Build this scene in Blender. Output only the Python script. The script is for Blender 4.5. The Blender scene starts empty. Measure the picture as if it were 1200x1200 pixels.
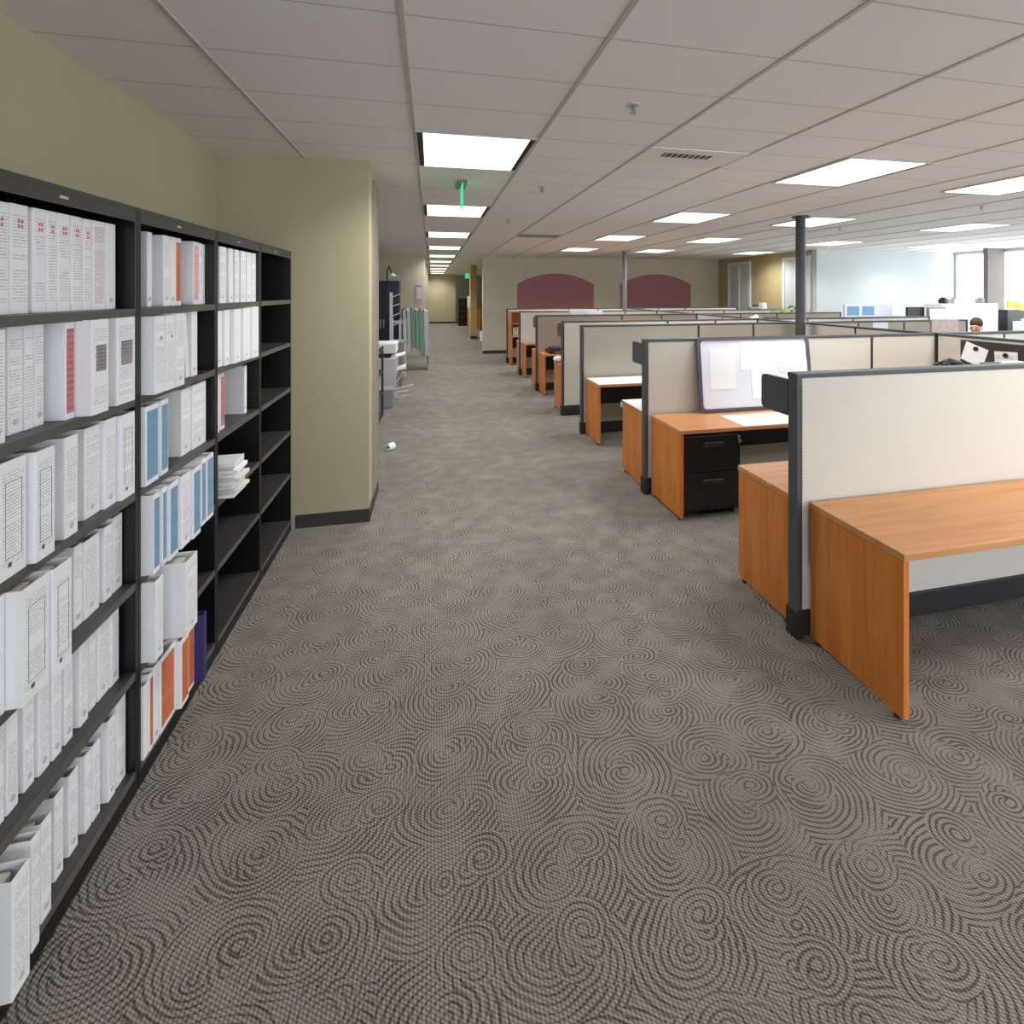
import bpy, bmesh, math, random
from mathutils import Vector, Matrix
random.seed(7)
SC = bpy.context.scene
COL = SC.collection
PI = math.pi
CZ = 2.937          # ceiling height
# ------------------------------------------------------------------ materials
def nt_new(name):
    m = bpy.data.materials.new(name); m.use_nodes = True
    nt = m.node_tree; b = nt.nodes['Principled BSDF']
    return m, nt, b
def N(nt, t, **k):
    n = nt.nodes.new(t)
    for a, v in k.items():
        if a.startswith('_'): n.inputs[a[1:].replace('_', ' ')].default_value = v
        else: setattr(n, a, v)
    return n
def lin(c):
    return tuple(((x/255)/12.92 if x/255 <= .04045 else ((x/255+.055)/1.055)**2.4) for x in c)+(1,)
def M(name, rgb, rough=.6, metal=0, noise=0, nscale=30, bump=0, bscale=200, spec=.5, coat=0):
    m, nt, b = nt_new(name)
    b.inputs['Base Color'].default_value = lin(rgb)
    b.inputs['Roughness'].default_value = rough
    b.inputs['Metallic'].default_value = metal
    b.inputs['Specular IOR Level'].default_value = spec
    b.inputs['Coat Weight'].default_value = coat
    tc = N(nt, 'ShaderNodeTexCoord')
    if noise:
        n = N(nt, 'ShaderNodeTexNoise'); n.inputs['Scale'].default_value = nscale; n.inputs['Detail'].default_value = 4
        nt.links.new(tc.outputs['Object'], n.inputs['Vector'])
        mx = N(nt, 'ShaderNodeMix', data_type='RGBA')
        c = lin(rgb)
        mx.inputs[6].default_value = tuple(min(1, x*(1-noise)) for x in c[:3])+(1,)
        mx.inputs[7].default_value = tuple(min(1, x*(1+noise)) for x in c[:3])+(1,)
        nt.links.new(n.outputs['Fac'], mx.inputs[0]); nt.links.new(mx.outputs[2], b.inputs['Base Color'])
    if bump:
        n = N(nt, 'ShaderNodeTexNoise'); n.inputs['Scale'].default_value = bscale
        nt.links.new(tc.outputs['Object'], n.inputs['Vector'])
        bp = N(nt, 'ShaderNodeBump'); bp.inputs['Strength'].default_value = bump; bp.inputs['Distance'].default_value = .003
        nt.links.new(n.outputs['Fac'], bp.inputs['Height']); nt.links.new(bp.outputs[0], b.inputs['Normal'])
    return m
def emis(name, rgb, s):
    m, nt, b = nt_new(name)
    b.inputs['Base Color'].default_value = lin(rgb)
    b.inputs['Emission Color'].default_value = lin(rgb)
    b.inputs['Emission Strength'].default_value = s
    return m
def math_n(nt, op, a, b=None, c=None):
    n = N(nt, 'ShaderNodeMath', operation=op)
    for i, x in enumerate((a, b, c)):
        if x is None: continue
        if isinstance(x, (int, float)): n.inputs[i].default_value = x
        else: nt.links.new(x, n.inputs[i])
    return n.outputs[0]
def wood(name, axis, base=(196, 122, 62), dark=(160, 92, 42)):
    m, nt, b = nt_new(name)
    tc = N(nt, 'ShaderNodeTexCoord'); mp = N(nt, 'ShaderNodeMapping')
    sc = [14, 14, 14]; sc[axis] = 1.1
    mp.inputs['Scale'].default_value = sc
    nt.links.new(tc.outputs['Object'], mp.inputs['Vector'])
    n1 = N(nt, 'ShaderNodeTexNoise'); n1.inputs['Scale'].default_value = 1.0; n1.inputs['Detail'].default_value = 6; n1.inputs['Distortion'].default_value = 1.2
    n2 = N(nt, 'ShaderNodeTexNoise'); n2.inputs['Scale'].default_value = 6.0; n2.inputs['Detail'].default_value = 3
    nt.links.new(mp.outputs[0], n1.inputs['Vector']); nt.links.new(mp.outputs[0], n2.inputs['Vector'])
    f = math_n(nt, 'ADD', math_n(nt, 'MULTIPLY', n1.outputs['Fac'], .75), math_n(nt, 'MULTIPLY', n2.outputs['Fac'], .25))
    cr = N(nt, 'ShaderNodeValToRGB')
    cr.color_ramp.elements[0].position = .34; cr.color_ramp.elements[0].color = lin(dark)
    cr.color_ramp.elements[1].position = .62; cr.color_ramp.elements[1].color = lin(base)
    nt.links.new(f, cr.inputs[0]); nt.links.new(cr.outputs[0], b.inputs['Base Color'])
    b.inputs['Roughness'].default_value = .42
    return m
def textmat(name, base, ink, pitch=.0125, duty=.45, col=.35, wscale=260, zlo=-1, zhi=1, axis_v='Z', axis_h='Y', ink_amt=.75):
    """printed sheet: rows of short dashes, like small illegible print"""
    m, nt, b = nt_new(name)
    tc = N(nt, 'ShaderNodeTexCoord'); sp = N(nt, 'ShaderNodeSeparateXYZ'); nt.links.new(tc.outputs['Object'], sp.inputs[0])
    v = sp.outputs[axis_v]; h = sp.outputs[axis_h]
    rows = math_n(nt, 'FRACT', math_n(nt, 'DIVIDE', v, pitch))
    line = math_n(nt, 'LESS_THAN', rows, duty)
    oi = N(nt, 'ShaderNodeObjectInfo')
    rowid = math_n(nt, 'FLOOR', math_n(nt, 'DIVIDE', v, pitch))
    cb = N(nt, 'ShaderNodeCombineXYZ')
    nt.links.new(math_n(nt, 'MULTIPLY', h, wscale), cb.inputs[0]); nt.links.new(math_n(nt, 'MULTIPLY', rowid, 3.7), cb.inputs[1])
    nt.links.new(math_n(nt, 'MULTIPLY', oi.outputs['Random'], 90), cb.inputs[2])
    n = N(nt, 'ShaderNodeTexNoise'); n.inputs['Scale'].default_value = 1; n.inputs['Detail'].default_value = 1
    nt.links.new(cb.outputs[0], n.inputs['Vector'])
    word = math_n(nt, 'GREATER_THAN', n.outputs['Fac'], .43)
    cb2 = N(nt, 'ShaderNodeCombineXYZ'); nt.links.new(math_n(nt, 'MULTIPLY', v, 22), cb2.inputs[0]); nt.links.new(math_n(nt, 'MULTIPLY', oi.outputs['Random'], 50), cb2.inputs[1])
    n2 = N(nt, 'ShaderNodeTexNoise'); n2.inputs['Scale'].default_value = 1; nt.links.new(cb2.outputs[0], n2.inputs['Vector'])
    para = math_n(nt, 'GREATER_THAN', n2.outputs['Fac'], .42)
    wid = math_n(nt, 'LESS_THAN', math_n(nt, 'ABSOLUTE', h), col)
    k = math_n(nt, 'MULTIPLY', math_n(nt, 'MULTIPLY', line, word), math_n(nt, 'MULTIPLY', para, wid))
    k = math_n(nt, 'MULTIPLY', k, ink_amt)
    mx = N(nt, 'ShaderNodeMix', data_type='RGBA'); mx.inputs[6].default_value = lin(base); mx.inputs[7].default_value = lin(ink)
    nt.links.new(k, mx.inputs[0]); nt.links.new(mx.outputs[2], b.inputs['Base Color'])
    b.inputs['Roughness'].default_value = .5
    return m
def carpet():
    m, nt, b = nt_new('patterned_carpet')
    tc = N(nt, 'ShaderNodeTexCoord'); P0 = tc.outputs['Object']
    # gentle wobble of the whole pattern
    wn = N(nt, 'ShaderNodeTexNoise'); wn.inputs['Scale'].default_value = 5; wn.inputs['Detail'].default_value = 1
    nt.links.new(P0, wn.inputs['Vector'])
    ws = N(nt, 'ShaderNodeVectorMath', operation='SUBTRACT'); ws.inputs[1].default_value = (.5, .5, .5); nt.links.new(wn.outputs['Color'], ws.inputs[0])
    wm = N(nt, 'ShaderNodeVectorMath', operation='SCALE'); wm.inputs['Scale'].default_value = .05; nt.links.new(ws.outputs[0], wm.inputs[0])
    wa = N(nt, 'ShaderNodeVectorMath', operation='ADD'); nt.links.new(P0, wa.inputs[0]); nt.links.new(wm.outputs[0], wa.inputs[1])
    P = wa.outputs[0]
    def rosette(scale, off, stretch, rot, offs1, offs2, seed):
        mp = N(nt, 'ShaderNodeMapping'); mp.inputs['Scale'].default_value = stretch; mp.inputs['Rotation'].default_value = (0, 0, rot); mp.inputs['Location'].default_value = off
        nt.links.new(P, mp.inputs['Vector'])
        vo = N(nt, 'ShaderNodeTexVoronoi', voronoi_dimensions='2D', feature='F1'); vo.inputs['Scale'].default_value = scale; vo.inputs['Randomness'].default_value = .45
        nt.links.new(mp.outputs[0], vo.inputs['Vector'])
        d = N(nt, 'ShaderNodeVectorMath', operation='SUBTRACT'); nt.links.new(mp.outputs[0], d.inputs[0]); nt.links.new(vo.outputs['Position'], d.inputs[1])
        sp = N(nt, 'ShaderNodeSeparateXYZ'); nt.links.new(d.outputs[0], sp.inputs[0])
        cb = N(nt, 'ShaderNodeCombineXYZ'); nt.links.new(sp.outputs[0], cb.inputs[0]); nt.links.new(sp.outputs[1], cb.inputs[1])
        # every rosette turned its own way
        spc = N(nt, 'ShaderNodeSeparateColor'); nt.links.new(vo.outputs['Color'], spc.inputs[0])
        vr = N(nt, 'ShaderNodeVectorRotate', rotation_type='Z_AXIS'); nt.links.new(cb.outputs[0], vr.inputs['Vector'])
        nt.links.new(math_n(nt, 'MULTIPLY', spc.outputs[0], 6.28), vr.inputs['Angle'])
        outs = []
        for o in (offs1, offs2):
            s = N(nt, 'ShaderNodeVectorMath', operation='SUBTRACT'); s.inputs[1].default_value = o; nt.links.new(vr.outputs[0], s.inputs[0])
            l = N(nt, 'ShaderNodeVectorMath', operation='LENGTH'); nt.links.new(s.outputs[0], l.inputs[0]); outs.append(l.outputs['Value'])
        r = N(nt, 'ShaderNodeVectorMath', operation='LENGTH'); nt.links.new(vr.outputs[0], r.inputs[0])
        sp2 = N(nt, 'ShaderNodeSeparateXYZ'); nt.links.new(vr.outputs[0], sp2.inputs[0])
        ang = math_n(nt, 'ARCTAN2', sp2.outputs[1], sp2.outputs[0])
        return outs[0], outs[1], r.outputs['Value'], sp2, ang
    a1, a2, ra, sa, aa = rosette(3.5, (0, 0, 0), (.86, 1.1, 1), .0, (.030, .012, 0), (-.034, -.006, 0), 0)
    b1, b2, rb, sb, ab = rosette(3.5, (3.13, 1.37, 0), (.86, 1.1, 1), .0, (.022, .01, 0), (-.03, .01, 0), 0)
    FR = 2*PI/.0190
    def ring(d, ph=0, fr=FR): return math_n(nt, 'SINE', math_n(nt, 'ADD', math_n(nt, 'MULTIPLY', d, fr), ph))
    def pick(m, x, y): return math_n(nt, 'ADD', math_n(nt, 'MULTIPLY', x, m), math_n(nt, 'MULTIPLY', y, math_n(nt, 'SUBTRACT', 1, m)))
    # loops cross: each rosette swaps between two ring families along a curved line
    selA = math_n(nt, 'GREATER_THAN', math_n(nt, 'ADD', sa.outputs[1], math_n(nt, 'MULTIPLY', ring(a1, 0, 34), .035)), 0.0)
    A = pick(selA, ring(a1, aa), ring(a2, math_n(nt, 'ADD', aa, 1.2)))
    selB = math_n(nt, 'GREATER_THAN', math_n(nt, 'ADD', sb.outputs[0], math_n(nt, 'MULTIPLY', ring(b1, 0, 40), .03)), 0.0)
    B = pick(selB, ring(b1, math_n(nt, 'MULTIPLY', ab, -2)), ring(b2, math_n(nt, 'MULTIPLY', ab, -1)))
    # small rosettes laid over the larger ones in off-centre discs
    discB = math_n(nt, 'LESS_THAN', math_n(nt, 'MINIMUM', b1, math_n(nt, 'ADD', rb, .02)), .088)
    pat = pick(discB, B, A)
    # strokes swell on the sides of a loop and thin out over its top and bottom
    wv = N(nt, 'ShaderNodeTexNoise'); wv.inputs['Scale'].default_value = 8; wv.inputs['Detail'].default_value = 1; nt.links.new(P0, wv.inputs['Vector'])
    side = math_n(nt, 'DIVIDE', math_n(nt, 'ABSOLUTE', sa.outputs[0]), math_n(nt, 'ADD', ra, .01))
    thr = math_n(nt, 'ADD', math_n(nt, 'MULTIPLY', math_n(nt, 'SUBTRACT', wv.outputs['Fac'], .5), 1.5), math_n(nt, 'MULTIPLY', side, -.45))
    pat = math_n(nt, 'ADD', pat, math_n(nt, 'ADD', thr, .62))
    fz = N(nt, 'ShaderNodeTexNoise'); fz.inputs['Scale'].default_value = 170; fz.inputs['Detail'].default_value = 1; nt.links.new(P0, fz.inputs['Vector'])
    pat = math_n(nt, 'ADD', pat, math_n(nt, 'MULTIPLY', math_n(nt, 'SUBTRACT', fz.outputs['Fac'], .5), 1.6))
    mr = N(nt, 'ShaderNodeMapRange', interpolation_type='SMOOTHSTEP'); mr.inputs['From Min'].default_value = -.7; mr.inputs['From Max'].default_value = .25
    nt.links.new(pat, mr.inputs['Value'])
    # looped pile: twisted rows
    mp = N(nt, 'ShaderNodeMapping'); mp.inputs['Rotation'].default_value = (0, 0, .0); mp.inputs['Scale'].default_value = (1, 1, 1); nt.links.new(P0, mp.inputs['Vector'])
    sp = N(nt, 'ShaderNodeSeparateXYZ'); nt.links.new(mp.outputs[0], sp.inputs[0])
    rowy = math_n(nt, 'MULTIPLY', sp.outputs[0], 2*PI/.0115)
    colx = math_n(nt, 'ADD', math_n(nt, 'MULTIPLY', sp.outputs[1], 2*PI/.0105), math_n(nt, 'MULTIPLY', sp.outputs[0], 2*PI/.017))
    pile = math_n(nt, 'ADD', math_n(nt, 'MULTIPLY', math_n(nt, 'SINE', rowy), .5), math_n(nt, 'MULTIPLY', math_n(nt, 'SINE', colx), .6))
    fn = N(nt, 'ShaderNodeTexNoise'); fn.inputs['Scale'].default_value = 260; fn.inputs['Detail'].default_value = 2; nt.links.new(P0, fn.inputs['Vector'])
    pn = math_n(nt, 'ADD', math_n(nt, 'MULTIPLY', pile, .75), math_n(nt, 'MULTIPLY', math_n(nt, 'SUBTRACT', fn.outputs['Fac'], .5), 1.4))
    light = N(nt, 'ShaderNodeMix', data_type='RGBA'); light.inputs[6].default_value = lin((108, 106, 100)); light.inputs[7].default_value = lin((160, 155, 146))
    big = N(nt, 'ShaderNodeTexNoise'); big.inputs['Scale'].default_value = 2.2; big.inputs['Detail'].default_value = 2; nt.links.new(P0, big.inputs['Vector'])
    nt.links.new(math_n(nt, 'ADD', math_n(nt, 'MULTIPLY', big.outputs['Fac'], .8), pn), light.inputs[0])
    light.clamp_factor = True
    dk = N(nt, 'ShaderNodeMix', data_type='RGBA'); dk.inputs[6].default_value = lin((66, 59, 54)); dk.inputs[7].default_value = lin((112, 103, 95))
    nt.links.new(math_n(nt, 'ADD', .5, pn), dk.inputs[0]); dk.clamp_factor = True
    fin = N(nt, 'ShaderNodeMix', data_type='RGBA'); nt.links.new(mr.outputs[0], fin.inputs[0]); nt.links.new(dk.outputs[2], fin.inputs[6]); nt.links.new(light.outputs[2], fin.inputs[7])
    nt.links.new(fin.outputs[2], b.inputs['Base Color'])
    b.inputs['Roughness'].default_value = .95; b.inputs['Specular IOR Level'].default_value = .15
    bp = N(nt, 'ShaderNodeBump'); bp.inputs['Strength'].default_value = .5; bp.inputs['Distance'].default_value = .004
    nt.links.new(math_n(nt, 'ADD', math_n(nt, 'MULTIPLY', pile, .5), math_n(nt, 'MULTIPLY', mr.outputs[0], 1.2)), bp.inputs['Height'])
    nt.links.new(bp.outputs[0], b.inputs['Normal'])
    return m
def ceiling_mat():
    m, nt, b = nt_new('ceiling_tile')
    tc = N(nt, 'ShaderNodeTexCoord'); sp = N(nt, 'ShaderNodeSeparateXYZ'); nt.links.new(tc.outputs['Object'], sp.inputs[0])
    y = math_n(nt, 'DIVIDE', math_n(nt, 'SUBTRACT', sp.outputs[1], 2.045-48), .48)
    fr = math_n(nt, 'ABSOLUTE', math_n(nt, 'SUBTRACT', math_n(nt, 'FRACT', math_n(nt, 'ADD', y, .5)), .5))
    seam = math_n(nt, 'LESS_THAN', fr, .011)
    n = N(nt, 'ShaderNodeTexNoise'); n.inputs['Scale'].default_value = 1.3; nt.links.new(tc.outputs['Object'], n.inputs['Vector'])
    mx = N(nt, 'ShaderNodeMix', data_type='RGBA'); mx.inputs[6].default_value = lin((238, 238, 238)); mx.inputs[7].default_value = lin((244, 243, 243)); nt.links.new(n.outputs['Fac'], mx.inputs[0])
    m2 = N(nt, 'ShaderNodeMix', data_type='RGBA'); nt.links.new(mx.outputs[2], m2.inputs[6]); m2.inputs[7].default_value = lin((208, 207, 205)); nt.links.new(seam, m2.inputs[0])
    nt.links.new(m2.outputs[2], b.inputs['Base Color']); b.inputs['Roughness'].default_value = .9
    n2 = N(nt, 'ShaderNodeTexNoise'); n2.inputs['Scale'].default_value = 120; nt.links.new(tc.outputs['Object'], n2.inputs['Vector'])
    bp = N(nt, 'ShaderNodeBump'); bp.inputs['Strength'].default_value = .15; bp.inputs['Distance'].default_value = .002; nt.links.new(n2.outputs['Fac'], bp.inputs['Height']); nt.links.new(bp.outputs[0], b.inputs['Normal'])
    return m
mt = dict(
 carpet=carpet(), ceil=ceiling_mat(),
 tee=M('ceiling_tee', (196, 190, 184), .6), gap=M('dark_slot', (40, 38, 38), .7),
 olive=M('olive_wall_paint', (178, 170, 140), .85, noise=.04, nscale=3, bump=.05),
 farp=M('grey_olive_wall_brightened', (204, 197, 176), .85, noise=.04, nscale=3),  # olive wall paint, greyer here; also lightened to make up for weak far-end light
 tan=M('tan_wall_paint', (182, 166, 122), .85, noise=.04, nscale=3),
 blue=M('pale_blue_wall_paint', (196, 206, 206), .85, noise=.03, nscale=3),
 basebd=M('dark_vinyl_baseboard', (58, 52, 50), .5),
 burg=M('burgundy_fabric', (166, 116, 120), .95, noise=.06, nscale=300),
 black=M('black_painted_steel', (17, 17, 18), .38, noise=.1, nscale=20),
 lip=M('shelf_front_edge', (88, 86, 82), .35),
 shelfed=M('charcoal_steel_edge', (60, 58, 58), .4),
 white=M('white_vinyl', (244, 245, 248), .35, noise=.015, nscale=8),
 paper=M('white_paper', (247, 250, 255), .7),
 pages=M('page_edges', (226, 222, 212), .8, noise=.08, nscale=400),
 manila=M('manila_card', (214, 192, 140), .7),
 chrome=M('chrome', (200, 200, 200), .2, 1),
 wv=wood('wood_grain_upright', 2, (208, 130, 56), (186, 106, 40)), wh=wood('wood_grain_top', 0, (202, 146, 97), (184, 125, 76)),
 wedge=M('wood_edge', (176, 104, 52), .45, noise=.08, nscale=20),
 cream=M('cream_woven_fabric', (205, 202, 192), .95, noise=.05, nscale=260, bump=.2, bscale=500),
 greyf=M('grey_woven_fabric', (184, 181, 168), .95, noise=.05, nscale=260, bump=.2, bscale=500),
 taupe=M('taupe_woven_fabric', (176, 162, 146), .95, noise=.05, nscale=260),
 trim=M('charcoal_trim', (74, 76, 80), .5), trimd=M('dark_charcoal_trim', (40, 41, 44), .5),
 ped=M('black_cabinet', (20, 20, 22), .35, noise=.1, nscale=40), handle=M('dark_grey_handle', (70, 70, 72), .35),
 board=M('whiteboard', (230, 236, 250), .25), bframe=M('board_frame', (78, 80, 90), .4),
 tack=M('dark_tackboard', (62, 56, 54), .9, noise=.1, nscale=200),
 pole=M('dark_grey_pole', (70, 74, 78), .45), pole2=M('steel_pole', (116, 120, 122), .4),
 green=emis('green_exit_acrylic', (40, 200, 130), .9), exitg=emis('exit_green', (40, 190, 110), 1.2),
 diffuser=emis('lamp_diffuser', (255, 253, 248), 1.5),
 window=emis('bright_daylight_blind', (248, 250, 255), 4.2),
 frame=M('pale_door_frame', (225, 227, 235), .5), glass=M('pale_frosted_glass', (200, 205, 205), .3),
 navy=M('navy_cover', (52, 50, 110), .4), navycab=M('navy_steel', (40, 44, 66), .5),
 grey=M('mid_grey_plastic', (140, 140, 142), .5), lgrey=M('light_grey_metal', (198, 198, 204), .4),
 red=M('red_ink', (214, 122, 136), .6), yellow=M('yellow_sign', (236, 210, 50), .5), brown=M('brown_cardboard', (176, 134, 92), .8),
 bluep=M('blue_photo_print', (120, 168, 214), .5, noise=.3, nscale=50), leaf=M('pale_leaf', (150, 178, 110), .6),
 sheetg=M('green_drawing_sheet', (120, 160, 140), .7), sheetl=M('lilac_drawing_sheet', (196, 196, 212), .7), blacks=M('black_plastic', (28, 28, 30), .4),
 skin=M('skin', (205, 150, 120), .6), hair=M('brown_hair', (70, 52, 42), .8, noise=.2, nscale=80), shirt=M('blue_shirt', (90, 110, 150), .9), trouser=M('dark_trousers', (40, 42, 52), .9),
 windowc=emis('part_closed_daylight_blind', (244, 248, 255), 1.6),
 windowb=emis('dimmer_daylight_blind', (240, 246, 255), 4.1),
 steel=M('brushed_steel', (170, 170, 170), .35, 1), coll=M('colour_collage', (214, 196, 190), .6, noise=.35, nscale=25),
)
mt['t_white'] = textmat('printed_spine', (246, 246, 249), (110, 110, 118), pitch=.0085, duty=.38, wscale=330, ink_amt=.45)
mt['t_red'] = textmat('red_printed_spine', (236, 232, 234), (170, 90, 104), pitch=.008, wscale=330, ink_amt=.5)
mt['s_red'] = textmat('rose_spine', (206, 122, 128), (150, 60, 66), pitch=.02, ink_amt=.5)
mt['s_pink'] = textmat('peach_spine', (232, 186, 168), (190, 130, 110), pitch=.02, ink_amt=.3)
mt['s_blue'] = textmat('blue_spine', (126, 170, 196), (90, 110, 160), pitch=.009, ink_amt=.5)
mt['s_orange'] = textmat('orange_spine', (216, 118, 70), (130, 70, 50), pitch=.009, ink_amt=.5)
mt['s_grey'] = textmat('grey_label', (150, 148, 150), (90, 90, 92), pitch=.012, ink_amt=.7)
mt['t_page'] = textmat('printed_page', (244, 244, 246), (110, 110, 120), pitch=.03, duty=.35, wscale=120, axis_v='Z', axis_h='X', ink_amt=.35)
mt['t_pagey'] = textmat('printed_notice', (240, 238, 240), (70, 70, 76), pitch=.022, duty=.35, wscale=160, ink_amt=.6)
mt['t_yellow'] = textmat('yellow_print', (238, 212, 48), (40, 40, 30), pitch=.06, duty=.3, wscale=60, axis_h='X', ink_amt=.8)
# ------------------------------------------------------------------ mesh helpers
class MB:
    def __init__(s): s.bm = bmesh.new()
    def box(s, x0, x1, y0, y1, z0, z1, bev=0, seg=2, rot=None):
        r = bmesh.ops.create_cube(s.bm, size=1)
        mtx = Matrix.Translation(((x0+x1)/2, (y0+y1)/2, (z0+z1)/2)) @ Matrix.Diagonal((abs(x1-x0), abs(y1-y0), abs(z1-z0), 1))
        if rot: mtx = rot @ mtx
        vs = r['verts']; bmesh.ops.transform(s.bm, matrix=mtx, verts=vs)
        if bev:
            es = list({e for v in vs for e in v.link_edges})
            bmesh.ops.bevel(s.bm, geom=es, offset=bev, segments=seg, affect='EDGES', profile=.5)
        return s
    def cyl(s, p, q, r, n=16, r2=None):
        p = Vector(p); q = Vector(q); d = q-p
        res = bmesh.ops.create_cone(s.bm, cap_ends=True, segments=n, radius1=r, radius2=r if r2 is None else r2, depth=d.length)
        m = Matrix.Translation((p+q)/2) @ d.to_track_quat('Z', 'Y').to_matrix().to_4x4()
        bmesh.ops.transform(s.bm, matrix=m, verts=res['verts']); return s
    def sph(s, c, r, sc=(1, 1, 1), u=16, v=10):
        res = bmesh.ops.create_uvsphere(s.bm, u_segments=u, v_segments=v, radius=r)
        bmesh.ops.transform(s.bm, matrix=Matrix.Translation(c) @ Matrix.Diagonal((*sc, 1)), verts=res['verts']); return s
    def prism(s, pts, y0, y1, axis='Y'):
        def P(a, b, t): return (a, t, b) if axis == 'Y' else ((t, a, b) if axis == 'X' else (a, b, t))
        A = [s.bm.verts.new(P(a, b, y0)) for a, b in pts]; B = [s.bm.verts.new(P(a, b, y1)) for a, b in pts]
        s.bm.faces.new(A); s.bm.faces.new(B[::-1])
        n = len(pts)
        for i in range(n): s.bm.faces.new((A[i], B[i], B[(i+1) % n], A[(i+1) % n]))
        return s
    def tube(s, pts, r, n=8):
        for a, b in zip(pts, pts[1:]): s.cyl(a, b, r, n); s.sph(b, r, u=n, v=6)
        return s
    def build(s, name, mat, parent=None, loc=(0, 0, 0), rot=(0, 0, 0), smooth=False):
        bmesh.ops.recalc_face_normals(s.bm, faces=s.bm.faces)
        me = bpy.data.meshes.new(name); s.bm.to_mesh(me); s.bm.free()
        if smooth:
            for p in me.polygons: p.use_smooth = True
        me.materials.append(mat)
        o = bpy.data.objects.new(name, me); COL.objects.link(o); o.location = loc; o.rotation_euler = rot
        if parent: o.parent = parent
        return o
def tag(o, label, cat, group=None, kind=None):
    o['label'] = label; o['category'] = cat
    if group: o['group'] = group
    if kind: o['kind'] = kind
    return o
def thing(name, label, cat, loc=(0, 0, 0), rz=0, group=None):
    o = bpy.data.objects.new(name, None); COL.objects.link(o); o.location = loc; o.rotation_euler = (0, 0, rz); o.empty_display_size = .1
    return tag(o, label, cat, group)
def struct(name, mb, m, parent=None):
    o = mb.build(name, m, parent)
    if not parent: o['kind'] = 'structure'
    return o
def bx(x0, x1, y0, y1, z0, z1, bev=0): return MB().box(x0, x1, y0, y1, z0, z1, bev)
def copy_tree(o, parent=None):
    c = o.copy(); COL.objects.link(c)
    if parent: c.parent = parent
    for ch in list(o.children): copy_tree(ch, c)
    return c
# ------------------------------------------------------------------ the room
struct('floor', bx(-4.2, 15, -4.2, 36, -.12, 0), mt['carpet'])
struct('ceiling', bx(-4.2, 15, -4.2, 36, CZ, CZ+.12), mt['ceil'])
tee = MB()
TX = [-2.71, -1.84, -.985, -.115, .725, 1.565, 2.395, 3.2, 4.02, 4.85, 5.67, 6.5, 7.33, 8.16, 8.99, 9.82, 10.65, 11.48, 12.3, 13.1]
for x in TX:
    y0 = -4 if x > -1.58 else 5.1
    y1 = 31 if -.2 < x < 1.5 else 15.5
    if -1.58 < x < -.51: y1 = 4.4
    tee.box(x-.011, x+.011, y0, y1, CZ-.006, CZ+.004)
struct('trim_1', tee, mt['tee'])
struct('wall_left', bx(-1.75, -1.6, -4.2, 4.4, 0, CZ), mt['olive'])
struct('wall_block', bx(-4.2, -.5, 4.4, 5.08, 0, CZ), mt['olive'])
struct('baseboard_block', bx(-1.05, -.492, 4.388, 4.4, 0, .105, .003), mt['basebd'])
struct('baseboard_block_side', bx(-.5, -.49, 4.4, 5.08, 0, .105, .003), mt['basebd'])
struct('trim_2', bx(-.5, -.488, 4.66, 5.08, .105, 2.84, .003), M('taupe_door_casing', (150, 140, 128), .6))
struct('wall_alcove', bx(-3.4, -3.25, 5.08, 15.5, 0, CZ), mt['olive'])
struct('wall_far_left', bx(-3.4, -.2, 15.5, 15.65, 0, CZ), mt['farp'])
struct('wall_corridor_left', bx(-.35, -.2, 15.65, 31, 0, CZ), mt['olive'])
struct('baseboard_corridor_left', bx(-.2, -.19, 15.5, 31, 0, .1), mt['basebd'])
struct('wall_corridor_end', bx(-.35, 1.38, 31, 31.15, 0, CZ), mt['olive'])
struct('baseboard_corridor_end', bx(-.2, 1.38, 30.985, 31, 0, .1), mt['basebd'])
struct('wall_corridor_beyond', bx(1.2, 6, 34, 34.15, 0, CZ), mt['olive'])
struct('wall_pillar', bx(1.5, 1.74, 20.5, 21.1, 0, CZ), mt['tan'])
struct('baseboard_pillar', bx(1.49, 1.75, 20.48, 20.5, 0, .12), mt['basebd'])
struct('wall_corridor_right', bx(5, 5.15, 15.7, 34, 0, CZ), mt['tan'])
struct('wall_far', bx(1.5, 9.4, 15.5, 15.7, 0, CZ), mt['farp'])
struct('baseboard_far', bx(1.49, 9.4, 15.488, 15.5, 0, .1), mt['basebd'])
struct('wall_recess', bx(9.4, 9.55, 11.15, 15.7, 0, CZ), mt['tan'])
struct('wall_far_right', bx(9.4, 13.9, 11.0, 11.15, 0, CZ), mt['blue'])
# window wall on the right: low sill, head, piers and bright daylit blinds
wr = MB().box(13.75, 13.9, -4.2, 11, 0, .75).box(13.75, 13.9, -4.2, 11, 2.88, CZ)
WY = [(-3.4, -.9), (-.6, 1.9), (2.2, 4.7), (5.0, 7.4), (7.6, 10.97)]
edges = [-4.2]+[v for a, b in WY for v in (a, b)]+[11]
for a, b in zip(edges[::2], edges[1::2]): wr.box(13.75, 13.9, a, b, .75, 2.88)
struct('wall_right', wr, mt['blue'])
for i, (a, b) in enumerate(WY):
    w = struct(f'window_{i+1}', MB().box(13.74, 13.8, a, a+.04, .75, 2.88).box(13.74, 13.8, b-.04, b, .75, 2.88).box(13.74, 13.8, a+.04, b-.04, .75, .79).box(13.74, 13.8, a+.04, b-.04, 2.84, 2.88).box(13.74, 13.8, (a+b)/2-.02, (a+b)/2+.02, .79, 2.84), mt['frame'])
    bx(13.8, 13.81, a+.04, b-.04, .79, 2.84).build('pane', mt['window' if i > 2 else 'windowc'], w)
wb = MB().box(-1.75, 13.9, -4.2, -4.05, 0, .8).box(-1.75, 13.9, -4.2, -4.05, 2.7, CZ)
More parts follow.
